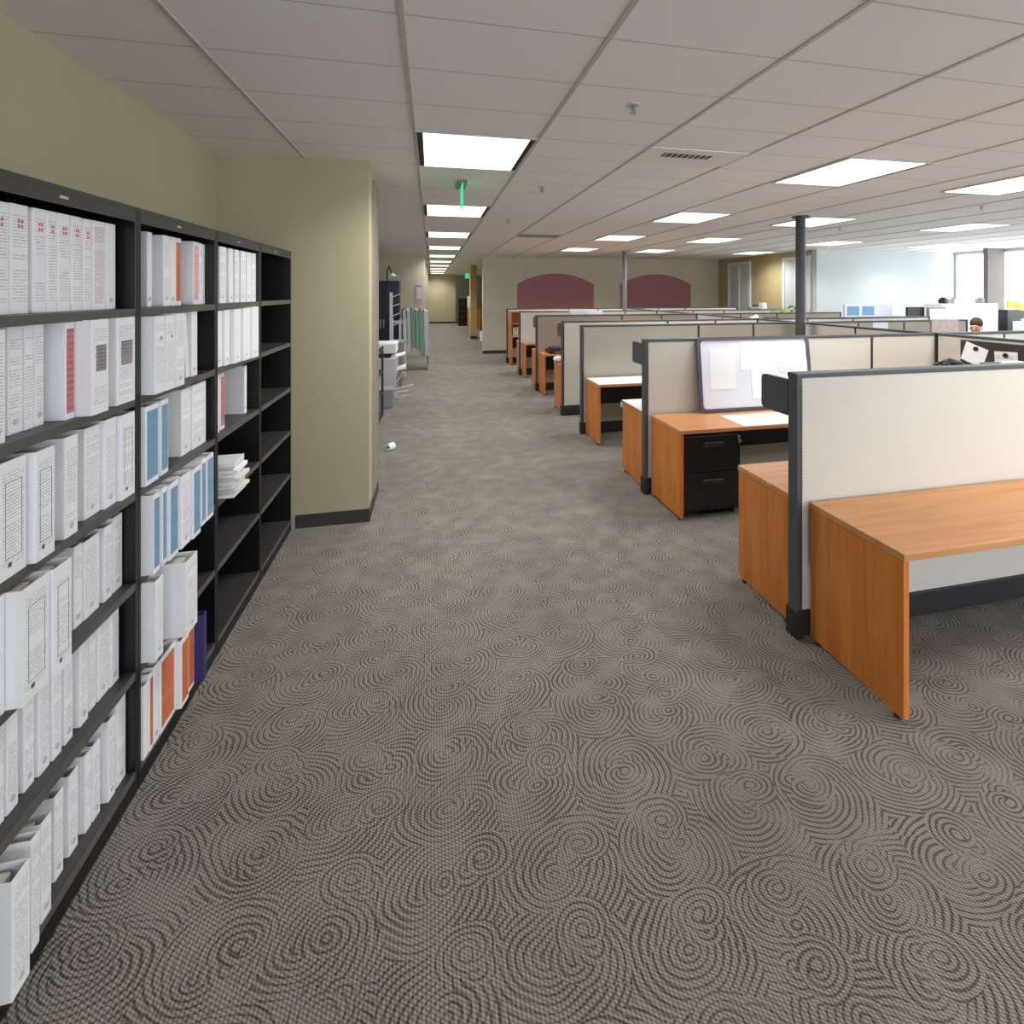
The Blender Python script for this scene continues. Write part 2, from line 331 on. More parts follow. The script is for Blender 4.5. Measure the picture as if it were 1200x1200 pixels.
WX = [(-.9, 1.6), (1.9, 4.4), (4.7, 7.2), (7.5, 10.0), (10.3, 12.8)]
edges = [-1.75]+[v for a, b in WX for v in (a, b)]+[13.9]
for a, b in zip(edges[::2], edges[1::2]): wb.box(a, b, -4.2, -4.05, .8, 2.7)
struct('wall_back', wb, mt['olive'])
for i, (a, b) in enumerate(WX):
    w = struct(f'window_{i+6}', MB().box(a, a+.04, -4.1, -4.04, .8, 2.7).box(b-.04, b, -4.1, -4.04, .8, 2.7).box(a+.04, b-.04, -4.1, -4.04, .8, .84).box(a+.04, b-.04, -4.1, -4.04, 2.66, 2.7), mt['frame'])
    bx(a+.04, b-.04, -4.12, -4.11, .84, 2.66).build('pane', mt['windowb'], w)
struct('wall_column', bx(13.2, 13.735, 9.75, 9.86, 0, CZ), M('grey_column_paint', (118, 114, 108), .8))
# glazed office doors in the recess wall
for i, (a, b) in enumerate([(13.7, 14.9), (11.2, 12.25)]):
    d = struct(f'door_{i+1}', MB().box(9.36, 9.4, a, a+.09, 0, 2.72).box(9.36, 9.4, b-.09, b, 0, 2.72).box(9.36, 9.4, a, b, 2.72, 2.8).box(9.36, 9.4, (a+b)/2-.04, (a+b)/2+.04, 0, 2.72), mt['frame'])
    bx(9.385, 9.395, a+.09, b-.09, 0, 2.72).build('pane', mt['glass'], d)
# arched fabric panels on the far wall
def arch(x0, x1, z0, zs, zc, label):
    pts = [(x0, z0), (x1, z0), (x1, zs)]
    w = (x1-x0)/2; s = zc-zs; R = (w*w+s*s)/(2*s); cx = (x0+x1)/2; cz = zc-R; a = math.asin(w/R)
    for k in range(1, 20):
        t = a-2*a*k/20; pts.append((cx+R*math.sin(t), cz+R*math.cos(t)))
    pts.append((x0, zs))
    o = MB().prism(pts, 15.47, 15.5).build('arched_wall_panel', mt['burg'])
    tag(o, label, 'wall panel', 'burgundy arched panels on the far wall')
arch(2.545, 5.0, .9, 2.11, 2.44, 'burgundy arched panel on the far wall, the one nearer the corridor')
arch(5.9, 8.357, .9, 2.11, 2.44, 'burgundy arched panel on the far wall, partly behind the thin grey pole')
# ------------------------------------------------------------------ ceiling fittings
LAMP_W = 31
def make_light():
    t = thing('ceiling_light', 'x', 'ceiling light')
    w, l = .83, .955
    MB().box(0, w, 0, .012, -.012, .0).box(0, w, l-.012, l, -.012, 0).box(0, .012, .012, l-.012, -.012, 0).box(w-.012, w, .012, l-.012, -.012, 0).build('frame', mt['tee'], t)
    for a in (.012, w-.052): bx(a, a+.04, .012, l-.012, -.006, 0).build('air_slot', mt['gap'], t)
    bx(.052, w-.052, .012, l-.012, -.010, -.001).build('diffuser', mt['diffuser'], t)
    la = bpy.data.lights.new('tube_lamp', 'AREA'); la.shape = 'RECTANGLE'; la.size = w-.12; la.size_y = l-.04; la.energy = LAMP_W; la.spread = math.radians(142); la.color = (1, .99, .97)
    lo = bpy.data.objects.new('tube_lamp', la); COL.objects.link(lo); lo.parent = t; lo.location = (w/2, l/2, -.013)
    return t
proto = None
lights = []
for k in range(0, 10):
    y = 3.487+2.88*k
    lights.append((-.11, y, 'the corridor-line row'))
for x, nm in ((3.2, 'second'), (5.25, 'third'), (8.15, 'fourth'), (11.0, 'fifth')):
    for k in range(-2 if x > 4 else -1, 4 if x < 9 else 3): lights.append((x, 3.40+2.83*k, nm))
ordn = ['first', 'second', 'third', 'fourth', 'fifth', 'sixth', 'seventh', 'eighth', 'ninth', 'tenth', 'eleventh']
cnt = {}
for x, y, nm in lights:
    if proto is None: proto = make_light(); o = proto
    else: o = copy_tree(proto)
    o.location = (x, y, CZ)
    i = cnt.get(nm, 0); cnt[nm] = i+1
    vis = y > 1.9
    if x < 0: lab = f'square lit ceiling panel over the carpet aisle, {ordn[i]} from the front' if vis else f'square lit ceiling panel over the aisle, out of view, {ordn[i]} from behind'
    else:
        j = i-(1 if x < 4 else 2)
        lab = f'lit ceiling panel over the cubicles, {nm} row from the left, {ordn[max(j,0)]} from front' if vis else f'lit ceiling panel behind the viewer, {nm} row from the left, number {ordn[i]}'
    o['label'] = lab; o['group'] = 'square ceiling lights'
def sprinkler(x, y, label):
    t = thing('fire_sprinkler', label, 'sprinkler', (x, y, CZ), group='ceiling sprinklers')
    MB().cyl((0, 0, -.008), (0, 0, 0), .035, 20).build('escutcheon', mt['lgrey'], t)
    MB().cyl((0, 0, -.045), (0, 0, -.008), .007).tube([(-.012, 0, -.01), (-.014, 0, -.035), (0, 0, -.05)], .003).tube([(.012, 0, -.01), (.014, 0, -.035), (0, 0, -.05)], .003).build('body', mt['steel'], t)
    MB().cyl((0, 0, -.053), (0, 0, -.050), .02, 12).build('deflector', mt['steel'], t)
sprinkler(1.115, 2.73, 'small metal sprinkler head on the ceiling, the nearest one')
sprinkler(1.09, 5.09, 'small metal sprinkler head right of the green sign')
sprinkler(1.10, 7.48, 'tiny far sprinkler head above the corridor')
sprinkler(6.63, 4.97, 'small sprinkler head at the right edge of the ceiling')
sprinkler(6.6, 7.2, 'small sprinkler head right of the dark round pole')
# slot diffuser beside the second tile line
t = thing('air_vent', 'white ceiling air diffuser with a dark slotted grille, above the cubicles', 'air vent', (1.575, 3.49, CZ))
MB().box(0, .81, 0, .40, -.008, 0, .002).build('frame', M('vent_plate', (236, 234, 232), .6), t)
MB().box(.16, .56, .12, .21, -.011, -.008).build('slot', mt['gap'], t)
v = MB()
for k in range(8): v.box(.175+k*.048, .19+k*.048, .12, .21, -.014, -.009)
v.build('louvre', mt['lgrey'], t)
t = thing('return_grille', 'flat pale return air grille far up the ceiling', 'air vent', (1.575, 9.28, CZ))
MB().box(0, .82, 0, .48, -.008, 0, .002).build('frame', mt['lgrey'], t)
v = MB()
for k in range(14): v.box(.03, .79, .03+k*.031, .045+k*.031, -.012, -.008)
v.build('louvre', mt['grey'], t)
# edge-lit exit sign seen edge-on
t = thing('exit_sign', 'green glowing acrylic sign panel hanging edge-on from the ceiling over the aisle', 'exit sign', (.285, 5.08, CZ))
MB().box(-.045, .045, -.17, .17, -.03, 0, .006).build('ceiling_plate', mt['grey'], t)
MB().box(-.006, .006, -.15, .15, -.235, -.03, .002).build('acrylic_panel', mt['green'], t)
t = thing('exit_sign', 'green lit EXIT sign at the far end of the corridor', 'exit sign', (1.95, 28, 2.60))
MB().box(-.2, .2, -.03, .03, 0, .26, .01).build('housing', mt['exitg'], t)
MB().cyl((0, 0, .26), (0, 0, CZ-2.60), .012).build('stem', mt['grey'], t)
def text_obj(name, s, size, mat, parent, loc, rot, ext=.002):
    cu = bpy.data.curves.new(name, 'FONT'); cu.body = s; cu.size = size; cu.align_x = 'CENTER'; cu.align_y = 'CENTER'; cu.extrude = ext
    cu.materials.append(mat); o = bpy.data.objects.new(name, cu); COL.objects.link(o); o.parent = parent; o.location = loc; o.rotation_euler = rot
    dg = bpy.context.evaluated_depsgraph_get(); me = bpy.data.meshes.new_from_object(o.evaluated_get(dg))
    me.materials.clear(); me.materials.append(mat)
    o2 = bpy.data.objects.new(name, me); COL.objects.link(o2); o2.parent = parent; o2.location = loc; o2.rotation_euler = rot
    bpy.data.objects.remove(o); return o2
text_obj('lettering', 'EXIT', .17, mt['white'], t, (0, -.032, .13), (PI/2, 0, 0))
# poles
def pole(x, y, r, m, label):
    t = thing('round_pole', label, 'pole', (x, y, 0), group='poles rising from the cubicles')
    MB().cyl((0, 0, 0), (0, 0, CZ), r, 28).build('shaft', m, t, smooth=False)
    MB().cyl((0, 0, CZ-.02), (0, 0, CZ), r*1.75, 28).build('flange', m, t)
    MB().cyl((0, 0, 0), (0, 0, .02), r*1.9, 28).build('base_plate', m, t)
pole(5.075, 6.25, .065, mt['pole'], 'thick dark grey round pole reaching the ceiling among the cubicles')
pole(4.95, 12.7, .055, mt['pole2'], 'thin grey steel pole in front of the far burgundy arch')
# ------------------------------------------------------------------ bookcases
UB = [1.505, 2.225, 2.943, 3.632, 4.372]
SHZ = [.085, .455, .787, 1.124, 1.475, 1.808]
TOP = 2.175
names = ['nearest', 'second', 'third', 'farthest']
for i in range(4):
    a, b = UB[i], UB[i+1]; W = b-a
    lab = ['black steel bookcase packed with white binders, the nearest of four', 'black steel bookcase with blue and orange binders, second from the front', 'black steel bookcase, mostly empty lower shelves with a paper pile, third', 'empty black steel bookcase against the olive wall corner'][i]
    t = thing('bookcase', lab, 'bookcase', (-1.585, a, 0), group='row of black bookcases')
    D = .51
    for y in (.001, W-.019): bx(0, D, y, y+.018, 0, TOP, .002).build('side_panel', mt['black'], t)
    bx(0, .012, .018, W-.018, 0, TOP).build('back_panel', mt['black'], t)
    for z in SHZ:
        s = MB().box(.012, D-.002, .019, W-.019, z-.012, z).build('shelf', mt['shelfed'], t)
        bx(D-.004, D, .019, W-.019, z-.03, z, .001).build('shelf_lip', mt['lip'], s)
    bx(.012, D, .019, W-.019, 0, .05).build('kick_plate', mt['black'], t)
    h = bx(0, D, .001, W-.001, TOP-.004, TOP+.012, .002).build('top_panel', mt['shelfed'], t)
    bx(D-.004, D, .019, W-.019, TOP-.045, TOP-.004).build('header_strip', mt['shelfed'], t)
    p = bx(D, D+.002, W*.42, W*.42+.035, TOP-.026, TOP-.018).build('name_plate', mt['lgrey'], t); p['label'] = 'small bright plate'
# ------------------------------------------------------------------ binders
KIND = {
 'stamp': ('white', 't_white', 'white binder with red stamp and printed spine'), 'redtext': ('white', 't_red', 'white binder with red printed spine'),
 'plain': ('white', None, 'plain white binder'), 'text': ('white', 't_white', 'white binder with printed spine'),
 'red': ('white', 's_red', 'white binder with rose-red spine'), 'red2': ('white', 's_red', 'white binder with rose-red spine'),
 'grey': ('white', 't_white', 'wide white binder with dark grey spine patch'), 'box': ('white', 't_white', 'wide white binder with boxed text label'),
 'orange1': ('white', 's_orange', 'thin binder with orange spine'), 'pink': ('white', 's_pink', 'white binder with peach spine'),
 'dots': ('white', 't_white', 'white binder with orange dot and printed spine'), 'blue': ('white', 's_blue', 'white binder with blue spine card'),
 'orange': ('white', 's_orange', 'bright orange spined binder'), 'navy': ('navy', None, 'dark navy blue binder')}
def binder(loc, w, h, kind, label, group, d=.27, lean=0, yaw=0):
    cov, spm, _ = KIND[kind]
    t = thing('ring_binder', label, 'binder', loc, 0, group); t.rotation_euler = (lean, 0, yaw)
    c = MB(); th = .0035
    c.box(-d, 0, 0, th, 0, h, .0012, 1); c.box(-d, 0, w-th, w, 0, h, .0012, 1); c.box(-th, .0015, .0005, w-.0005, 0, h, .0015, 2)
    c.build('cover', mt[cov], t)
    bx(-d+.02, -.03, th+.001, w-th-.001-(.2*w), .006, h-.012).build('paper_block', mt['pages'], t)
    if h < .31 and w > .03:
        MB().box(-.03, -.006, w*.35, w*.6, .03, h-.03).build('ring_mechanism', mt['chrome'], t)
    if spm:
        m = .12*w if spm.startswith('t_') else .10*w
        lo = .02; hi = h-.02
        if spm == 't_white': lo, hi = .03, h-.03
        lb = bx(.0015, .0022, -w/2+m, w/2-m, -(hi-lo)/2, (hi-lo)/2).build('spine_label', mt[spm], t, loc=(0, w/2, (hi+lo)/2))
        if spm.startswith('s_'): lb['label'] = {'s_red': 'rose-red', 's_pink': 'peach', 's_blue': 'blue', 's_orange': 'orange'}[spm]+' spine card'
    if kind == 'stamp':
        r = MB()
        for k in range(2):
            for j in range(2): r.box(.0023, .0028, w*.38+j*w*.18, w*.5+j*w*.18, h-.066+k*.014, h-.056+k*.014)
        r.build('red_stamp', mt['red'], t)
    if kind == 'dots': MB().cyl((.0015, w*.6, h-.085), (.0028, w*.6, h-.085), .007).build('orange_dot', mt['s_orange'], t)
    if kind == 'box':
        z0, z1 = .05, h-.055; y0, y1 = w*.2, w*.8; f = .0012
        MB().box(.0022, .0026, y0, y0+f, z0, z1).box(.0022, .0026, y1-f, y1, z0, z1).box(.0022, .0026, y0, y1, z0, z0+f).box(.0022, .0026, y0, y1, z1-f, z1).build('label_border', M_ink, t)
        MB().box(.0022, .0028, w*.30, w*.42, .028, .040).build('logo_mark', M_ink, t)
    if kind == 'grey': MB().box(.0023, .0028, w*.22, w*.82, h*.45, h*.73).build('grey_patch', mt['s_grey'], t)
    if w > .035 and kind in ('text', 'plain'):
        MB().cyl((.0015, w*.5, .032), (.003, w*.5, .032), .0085, 14).build('finger_ring', mt['lgrey'], t)
    return t
M_ink = M('ink', (90, 84, 90), .6)
BINDERS = [(1, 'A', 1.621, 1.687, -1.12, 0.303, 'stamp'),
(1, 'A', 1.69, 1.756, -1.12, 0.305, 'stamp'),
(1, 'A', 1.772, 1.826, -1.12, 0.305, 'stamp'),
(1, 'A', 1.828, 1.869, -1.12, 0.305, 'stamp'),
(1, 'A', 1.872, 1.929, -1.12, 0.305, 'stamp'),
(1, 'A', 1.933, 1.986, -1.12, 0.305, 'stamp'),
(1, 'A', 1.991, 2.034, -1.12, 0.304, 'stamp'),
(1, 'A', 2.039, 2.108, -1.12, 0.305, 'redtext'),
(1, 'A', 2.113, 2.168, -1.12, 0.305, 'plain'),
(1, 'B', 1.583, 1.631, -1.09, 0.297, 'text'),
(1, 'B', 1.696, 1.75, -1.13, 0.298, 'text'),
(1, 'B', 1.752, 1.787, -1.127, 0.301, 'text'),
(1, 'B', 1.79, 1.827, -1.127, 0.301, 'text'),
(1, 'B', 1.862, 1.904, -1.094, 0.301, 'red'),
(1, 'B', 1.909, 1.997, -1.051, 0.305, 'grey'),
(1, 'B', 2.057, 2.171, -1.06, 0.304, 'grey'),
(1, 'C', 1.585, 1.678, -1.074, 0.305, 'box'),
(1, 'C', 1.685, 1.76, -1.059, 0.305, 'box'),
(1, 'C', 1.828, 1.888, -1.076, 0.305, 'text'),
(1, 'C', 1.965, 2.048, -1.103, 0.298, 'text'),
(1, 'C', 2.05, 2.117, -1.091, 0.305, 'text'),
(1, 'C', 2.119, 2.205, -1.077, 0.304, 'box'),
(1, 'D', 1.553, 1.603, -1.073, 0.305, 'plain'),
(1, 'D', 1.605, 1.705, -1.038, 0.305, 'box'),
(1, 'D', 1.707, 1.783, -1.031, 0.305, 'box'),
(1, 'D', 1.94, 1.981, -1.117, 0.264, 'text'),
(1, 'D', 1.983, 2.066, -1.115, 0.258, 'text'),
(1, 'D', 2.085, 2.134, -1.113, 0.26, 'text'),
(1, 'D', 2.143, 2.2, -1.115, 0.27, 'text'),
(1, 'E', 1.633, 1.668, -1.117, 0.305, 'text'),
(1, 'E', 1.674, 1.715, -1.117, 0.305, 'text'),
(1, 'E', 1.741, 1.782, -1.122, 0.305, 'text'),
(1, 'E', 1.789, 1.833, -1.116, 0.305, 'text'),
(1, 'E', 1.839, 1.879, -1.113, 0.305, 'text'),
(1, 'E', 1.894, 1.933, -1.115, 0.305, 'text'),
(1, 'E', 1.962, 2.004, -1.113, 0.301, 'text'),
(1, 'E', 2.028, 2.064, -1.124, 0.293, 'text'),
(1, 'E', 2.069, 2.132, -1.122, 0.288, 'text'),
(1, 'E', 2.134, 2.185, -1.118, 0.28, 'text'),
(1, 'F', 1.555, 1.616, -1.027, 0.303, 'text'),
(1, 'F', 1.659, 1.69, -1.052, 0.305, 'text'),
(1, 'F', 1.728, 1.771, -1.074, 0.282, 'text'),
(1, 'F', 1.843, 1.883, -1.111, 0.255, 'text'),
(1, 'F', 1.915, 1.959, -1.116, 0.255, 'text'),
(1, 'F', 1.987, 2.021, -1.113, 0.255, 'text'),
(1, 'F', 2.024, 2.065, -1.112, 0.255, 'text'),
(1, 'F', 2.089, 2.133, -1.102, 0.282, 'text'),
(1, 'F', 2.142, 2.2, -1.104, 0.301, 'text'),
(2, 'A', 2.379, 2.418, -1.12, 0.305, 'plain'),
(2, 'A', 2.507, 2.566, -1.12, 0.305, 'text'),
(2, 'A', 2.568, 2.612, -1.12, 0.305, 'plain'),
(2, 'A', 2.614, 2.668, -1.12, 0.305, 'orange1'),
(2, 'A', 2.79, 2.85, -1.12, 0.305, 'pink'),
(2, 'A', 2.855, 2.887, -1.12, 0.303, 'text'),
(2, 'A', 2.889, 2.921, -1.12, 0.3, 'text'),
(2, 'B', 2.249, 2.326, -1.033, 0.3, 'dots'),
(2, 'B', 2.328, 2.404, -1.031, 0.3, 'dots'),
(2, 'B', 2.409, 2.484, -1.03, 0.304, 'text'),
(2, 'B', 2.691, 2.753, -1.088, 0.305, 'plain'),
(2, 'C', 2.251, 2.351, -1.065, 0.305, 'blue'),
(2, 'C', 2.371, 2.433, -1.068, 0.305, 'blue'),
(2, 'C', 2.63, 2.722, -1.104, 0.302, 'text'),
(2, 'C', 2.727, 2.876, -1.099, 0.305, 'text'),
(2, 'D', 2.247, 2.295, -1.037, 0.305, 'blue'),
(2, 'D', 2.315, 2.348, -1.037, 0.305, 'blue'),
(2, 'D', 2.35, 2.426, -1.028, 0.305, 'blue'),
(2, 'D', 2.442, 2.527, -1.025, 0.305, 'text'),
(2, 'D', 2.532, 2.608, -1.017, 0.305, 'blue'),
(2, 'D', 2.663, 2.709, -1.035, 0.305, 'blue'),
(2, 'D', 2.716, 2.793, -1.034, 0.305, 'blue'),
(2, 'E', 2.248, 2.306, -1.03, 0.305, 'text'),
(2, 'E', 2.381, 2.483, -0.981, 0.305, 'text'),
(2, 'F', 2.247, 2.283, -1.069, 0.281, 'plain'),
(2, 'F', 2.285, 2.31, -1.067, 0.301, 'orange1'),
(2, 'F', 2.316, 2.355, -1.067, 0.305, 'plain'),
(2, 'F', 2.36, 2.486, -1.066, 0.302, 'orange'),
(2, 'F', 2.489, 2.56, -1.045, 0.29, 'orange'),(2, 'F', 2.562, 2.638, -1.055, 0.29, 'orange'),
(2, 'F', 2.642, 2.679, -1.02, 0.305, 'navy'),
(3, 'A', 3.048, 3.14, -1.1, 0.305, 'text'),
(3, 'A', 3.177, 3.239, -1.1, 0.305, 'plain'),
(3, 'A', 3.265, 3.332, -1.1, 0.305, 'text'),
(3, 'A', 3.359, 3.445, -1.1, 0.305, 'text'),
(3, 'A', 3.46, 3.535, -1.1, 0.305, 'plain'),
(3, 'A', 3.538, 3.612, -1.096, 0.305, 'text'),
(3, 'B', 2.965, 3.043, -1.086, 0.295, 'plain'),
(3, 'B', 3.045, 3.114, -1.074, 0.297, 'plain'),
(3, 'B', 3.122, 3.225, -1.056, 0.298, 'plain'),
(3, 'B', 3.231, 3.344, -1.045, 0.299, 'plain'),
(3, 'B', 3.346, 3.466, -1.036, 0.305, 'plain'),
(3, 'C', 2.998, 3.053, -1.102, 0.305, 'plain'),
(3, 'C', 3.084, 3.142, -1.109, 0.305, 'red2'),
(3, 'C', 3.469, 3.513, -1.117, 0.292, 'plain')]

shn = {'A': 'top', 'B': 'second', 'C': 'third', 'D': 'fourth', 'E': 'fifth', 'F': 'bottom'}
shz = {'A': SHZ[5], 'B': SHZ[4], 'C': SHZ[3], 'D': SHZ[2], 'E': SHZ[1], 'F': SHZ[0]}
ctr = {}
for u, s, y0, y1, xf, h, k in BINDERS:
    i = ctr.get((u, s), 0); ctr[(u, s)] = i+1
    lab = f"{KIND[k][2]}, {ordn[i]} from left, {shn[s]} shelf, {names[u-1]} bookcase"
    binder((xf, y0+.0008, shz[s]+.0005), y1-y0-.0016, h, k, lab, f'binders on the {shn[s]} shelf of the {names[u-1]} bookcase', lean=.0)
binder((-1.09, 2.643, SHZ[4]+.002), .035, .295, 'plain', 'plain white binder leaning left at the end of the second shelf, second bookcase', 'binders on the second shelf of the second bookcase', lean=.12)
# paper pile on the third bookcase
rr = random.Random(3)
z = SHZ[2]+.001
cols = [('paper', 'white'), ('pages', 'cream'), ('paper', 'white')]
for k in range(9):
    th = .021
    o = bx(-.26, 0, -.085, .085, 0, th-.002, .0015).build('magazine', mt[['paper', 'pages', 'white'][k % 3]], loc=(-1.0+rr.uniform(-.02, .02), 3.075+rr.uniform(-.012, .012), z), rot=(0, 0, rr.uniform(-.08, .08)))
    tag(o, f'white booklet in the loose pile on the third bookcase, {ordn[k]} from the bottom', 'booklet', 'loose pile of booklets on the third bookcase')
    z += th
# ------------------------------------------------------------------ cubicle rows
def partition(label, X0, Y, seams, fabric, z0=.13, H=1.43, spine=None, open_base=False):
    """fabric wall along X; origin at its aisle end on the floor"""
    t = thing('cubicle_partition', label, 'partition', (X0, Y, 0), group='cubicle partition rows')
    L = seams[-1]-X0; tk = .032
    xs = [0]+[s-X0 for s in seams]
    for a, b in zip(xs, xs[1:]): bx(a+.02, b-.006, -tk, tk, z0+.02, H-.025, .004).build('fabric_panel', mt[fabric], t)
    bx(-.02, L, -tk-.006, tk+.006, H-.026, H, .005).build('top_cap', mt['trim'], t)
    bx(-.016, .018, -.037, .037, .0, H-.002, .005).build('end_post', mt['trim'], t)
    s = MB()
    for k in range(60): s.box(.004, .013, -.0385, -.0365, .2+k*.0195, .209+k*.0195)
    s.build('post_slots', mt['gap'], t)
    bx(-.026, .024, -.046, .046, 0, .15, .008).build('foot_cap', mt['trimd'], t)
    bx(.02, L, -tk-.008, tk+.008, .015, z0+.02, .004).build('base_raceway', mt['trimd'], t)
    for a in xs[1:-1]: bx(a-.012, a+.012, -tk-.002, tk+.002, z0+.02, H-.026).build('seam_strip', mt['trimd'], t)
    bx(L-.02, L+.015, -.04, .04, 0, H, .004).build('end_post', mt['trimd'], t)
    if spine: bx(spine-X0-.04, spine-X0+.04, -.05, .05, 0, H+.002, .004).build('corner_post', mt['trimd'], t)
    return t
XA = 1.93
R = {1: 2.42, 2: 4.44, 3: 6.50, 4: 7.52, 5: 9.50, 6: 11.40, 7: 13.40}
partition('cream fabric partition, nearest row, above the large wooden desk', XA, R[1], [5.24], 'cream', z0=.13)
partition('cream fabric partition the whiteboard leans against', XA, R[2], [3.60, 4.43, 5.28, 6.20, 7.05, 8.7], 'cream', spine=5.28)
partition('grey fabric partition behind the desk with white paper', XA, R[3], [3.61, 4.47, 5.28, 6.26, 7.1, 8.33], 'greyf', spine=5.28)
partition('tall cream partition with a bare end and dark base, no desk in front', XA, R[4], [3.64, 4.48, 5.30, 6.22, 7.14, 8.78], 'cream', spine=5.28)
partition('taupe fabric partition above the desk with black equipment', XA, R[5], [3.63, 4.47, 5.31, 6.25, 7.1, 8.7], 'taupe', spine=5.28)
partition('cream fabric partition, second row from the far wall', XA, R[6], [3.62, 4.44, 5.28, 6.20, 7.03, 8.7], 'cream', spine=5.28)
partition('cream fabric partition, row closest to the far burgundy wall', XA, R[7], [3.60, 4.43, 5.27, 6.22, 7.04, 8.7], 'cream', spine=5.28)
def cross(label, y0, y1, fabric='cream'):
    t = thing('cross_partition', label, 'partition', (5.28, y0, 0), group='cross partitions between the rows')
    L = y1-y0
    n = 2 if L > 1.3 else 1
    for k in range(n): bx(-.03, .03, L*k/n+.006, L*(k+1)/n-.006, .15, 1.405, .004).build('fabric_panel', mt[fabric], t)
    bx(-.034, .034, 0, L, 1.404, 1.43, .004).build('top_cap', mt['trim'], t)
    bx(-.036, .036, 0, L, .01, .15, .004).build('base_raceway', mt['trimd'], t)
    if n > 1: bx(-.033, .033, L/2-.012, L/2+.012, .15, 1.404).build('seam_strip', mt['trimd'], t)
ys = [R[k] for k in range(1, 8)]
cl = ['cream cross partition carrying the dark tackboard', 'cream cross partition behind the whiteboard cubicle', 'short cross partition joining the grey and bare-ended rows', 'cream cross partition between the bare-ended and taupe rows', 'cross partition between the taupe row and the next', 'cross partition joining the two farthest rows']
for k in range(6): cross(cl[k], ys[k]+.055, ys[k+1]-.055)
def desk(label, x0, x1, y0, y1, side, sheet=None):
    """worktop with full-height wooden end panel; side -1 = in front of the row"""
    t = thing('desk', label, 'desk', (x0, y0, 0), group='wood laminate desks along the aisle')
    W, D = x1-x0, y1-y0
    top = bx(0, W, 0, D, .708, .74, .003).build('worktop', mt['wh'], t)
    for a in (.004, W-.034):
        p = bx(a, a+.03, .006, D-.004, .022, .706, .002).build('side_panel', mt['wv'], t)
        MB().cyl((a+.015, .05, 0), (a+.015, .05, .022), .014).cyl((a+.015, D-.05, 0), (a+.015, D-.05, .022), .014).build('foot', mt['gap'], p)
    bx(.034, W-.034, D-.03 if side < 0 else .012, D-.012 if side < 0 else .03, .40, .70).build('back_rail', mt['trimd'], t)
    return t
XD = 1.965
desk('large bare wooden desk in the right foreground', XD+.012, 5.0, 1.80, 2.37, -1)
desk('wooden desk behind the nearest partition, pinkish top', XD-.02, 4.9, 2.475, 2.98, 1)
desk('wooden desk with the black drawer pedestal and leaning whiteboard', XD, 4.9, 3.81, 4.385, -1)
desk('wooden desk end draped with white paper, behind the whiteboard partition', XD-.02, 4.9, 4.495, 5.06, 1)
desk('wooden desk with white paper in front of the grey partition', XD, 4.9, 5.92, 6.445, -1)
desk('narrow wooden desk end behind the bare-ended cream partition', XD-.02, 4.9, 7.575, 8.15, 1)
desk('wooden desk carrying black equipment before the taupe partition', XD, 4.9, 9.0, 9.445, -1)
desk('wooden desk behind the taupe partition', XD-.02, 4.9, 9.555, 10.05, 1)
desk('wooden desk in front of the second row from the far wall', XD, 4.9, 10.95, 11.345, -1)
desk('wooden desk behind the second row from the far wall', XD-.02, 4.9, 11.455, 11.95, 1)
desk('farthest wooden desk, under the brown shelf hutch', XD, 4.9, 12.9, 13.345, -1)
# overhead shelves behind the rows with dark grey brackets
def overhead(label, Y, x1=5.2, dep=.23):
    t = thing('overhead_shelf', label, 'shelf', (XA+.0, Y+.048, 0), group='dark grey overhead shelves')
    for x in (-.01, x1-XA-.05):
        pts = [(0, 1.385), (dep-.03, 1.385)]+[(dep-.03+.03*math.sin(a), 1.355+.03*math.cos(a)) for a in [PI/8*k for k in range(1, 5)]]
        pts += [(dep-.03+.03*math.cos(a), 1.215-.03*math.sin(a)) for a in [PI/8*k for k in range(0, 5)]]+[(0, 1.185)]
        MB().prism(pts, x, x+.02, 'X').build('end_bracket', mt['trim'], t)
    bx(.01, x1-XA-.05, 0, dep-.01, 1.205, 1.225).build('shelf_board', mt['trim'], t)
    bx(.01, x1-XA-.05, 0, .012, 1.225, 1.37).build('back_plate', mt['trim'], t)
    return t
overhead('dark grey shelf bracket on the back of the nearest partition', R[1])
overhead('dark grey shelf bracket on the whiteboard partition', R[2])
overhead('grey shelf bracket on the bare-ended cream partition', R[4])
overhead('small grey shelf bracket on the taupe partition', R[5])
# pedestal
t = thing('drawer_pedestal', 'black two-drawer file pedestal under the desk with keys in its lock', 'file cabinet', (2.01, 3.845, 0))
bx(0, .53, .02, .5, .045, .69, .004).build('body', mt['ped'], t)
for z in (.065, .375):
    d = bx(.006, .524, 0, .02, z, z+.302, .004).build('drawer', mt['ped'], t)
    MB().box(.18, .36, -.006, .0, z+.20, z+.25, .002).build('handle_recess', mt['gap'], d)
    MB().box(.175, .365, -.016, -.004, z+.236, z+.248, .003).build('handle', mt['handle'], d)
MB().box(.006, .524, .004, .02, .672, .69).build('top_rail', mt['ped'], t)
for x in (.05, .48):
    for y in (.06, .44):
        MB().cyl((x-.012, y, .02), (x+.012, y, .02), .02).box(x-.01, x+.01, y-.01, y+.01, .03, .047).build('caster', mt['gap'], t)
k = MB().cyl((.5, -.006, .655), (.5, 0, .655), .011).build('lock', mt['chrome'], t)
tk = MB().cyl((.5, -.02, .655), (.5, -.006, .655), .003).sph((.5, -.022, .655), .011, (1, .3, 1)).box(.492, .506, -.024, -.02, .60, .645, .003).sph((.512, -.022, .62), .008, (1, .4, 1.6)).build('keys', mt['chrome'], t)
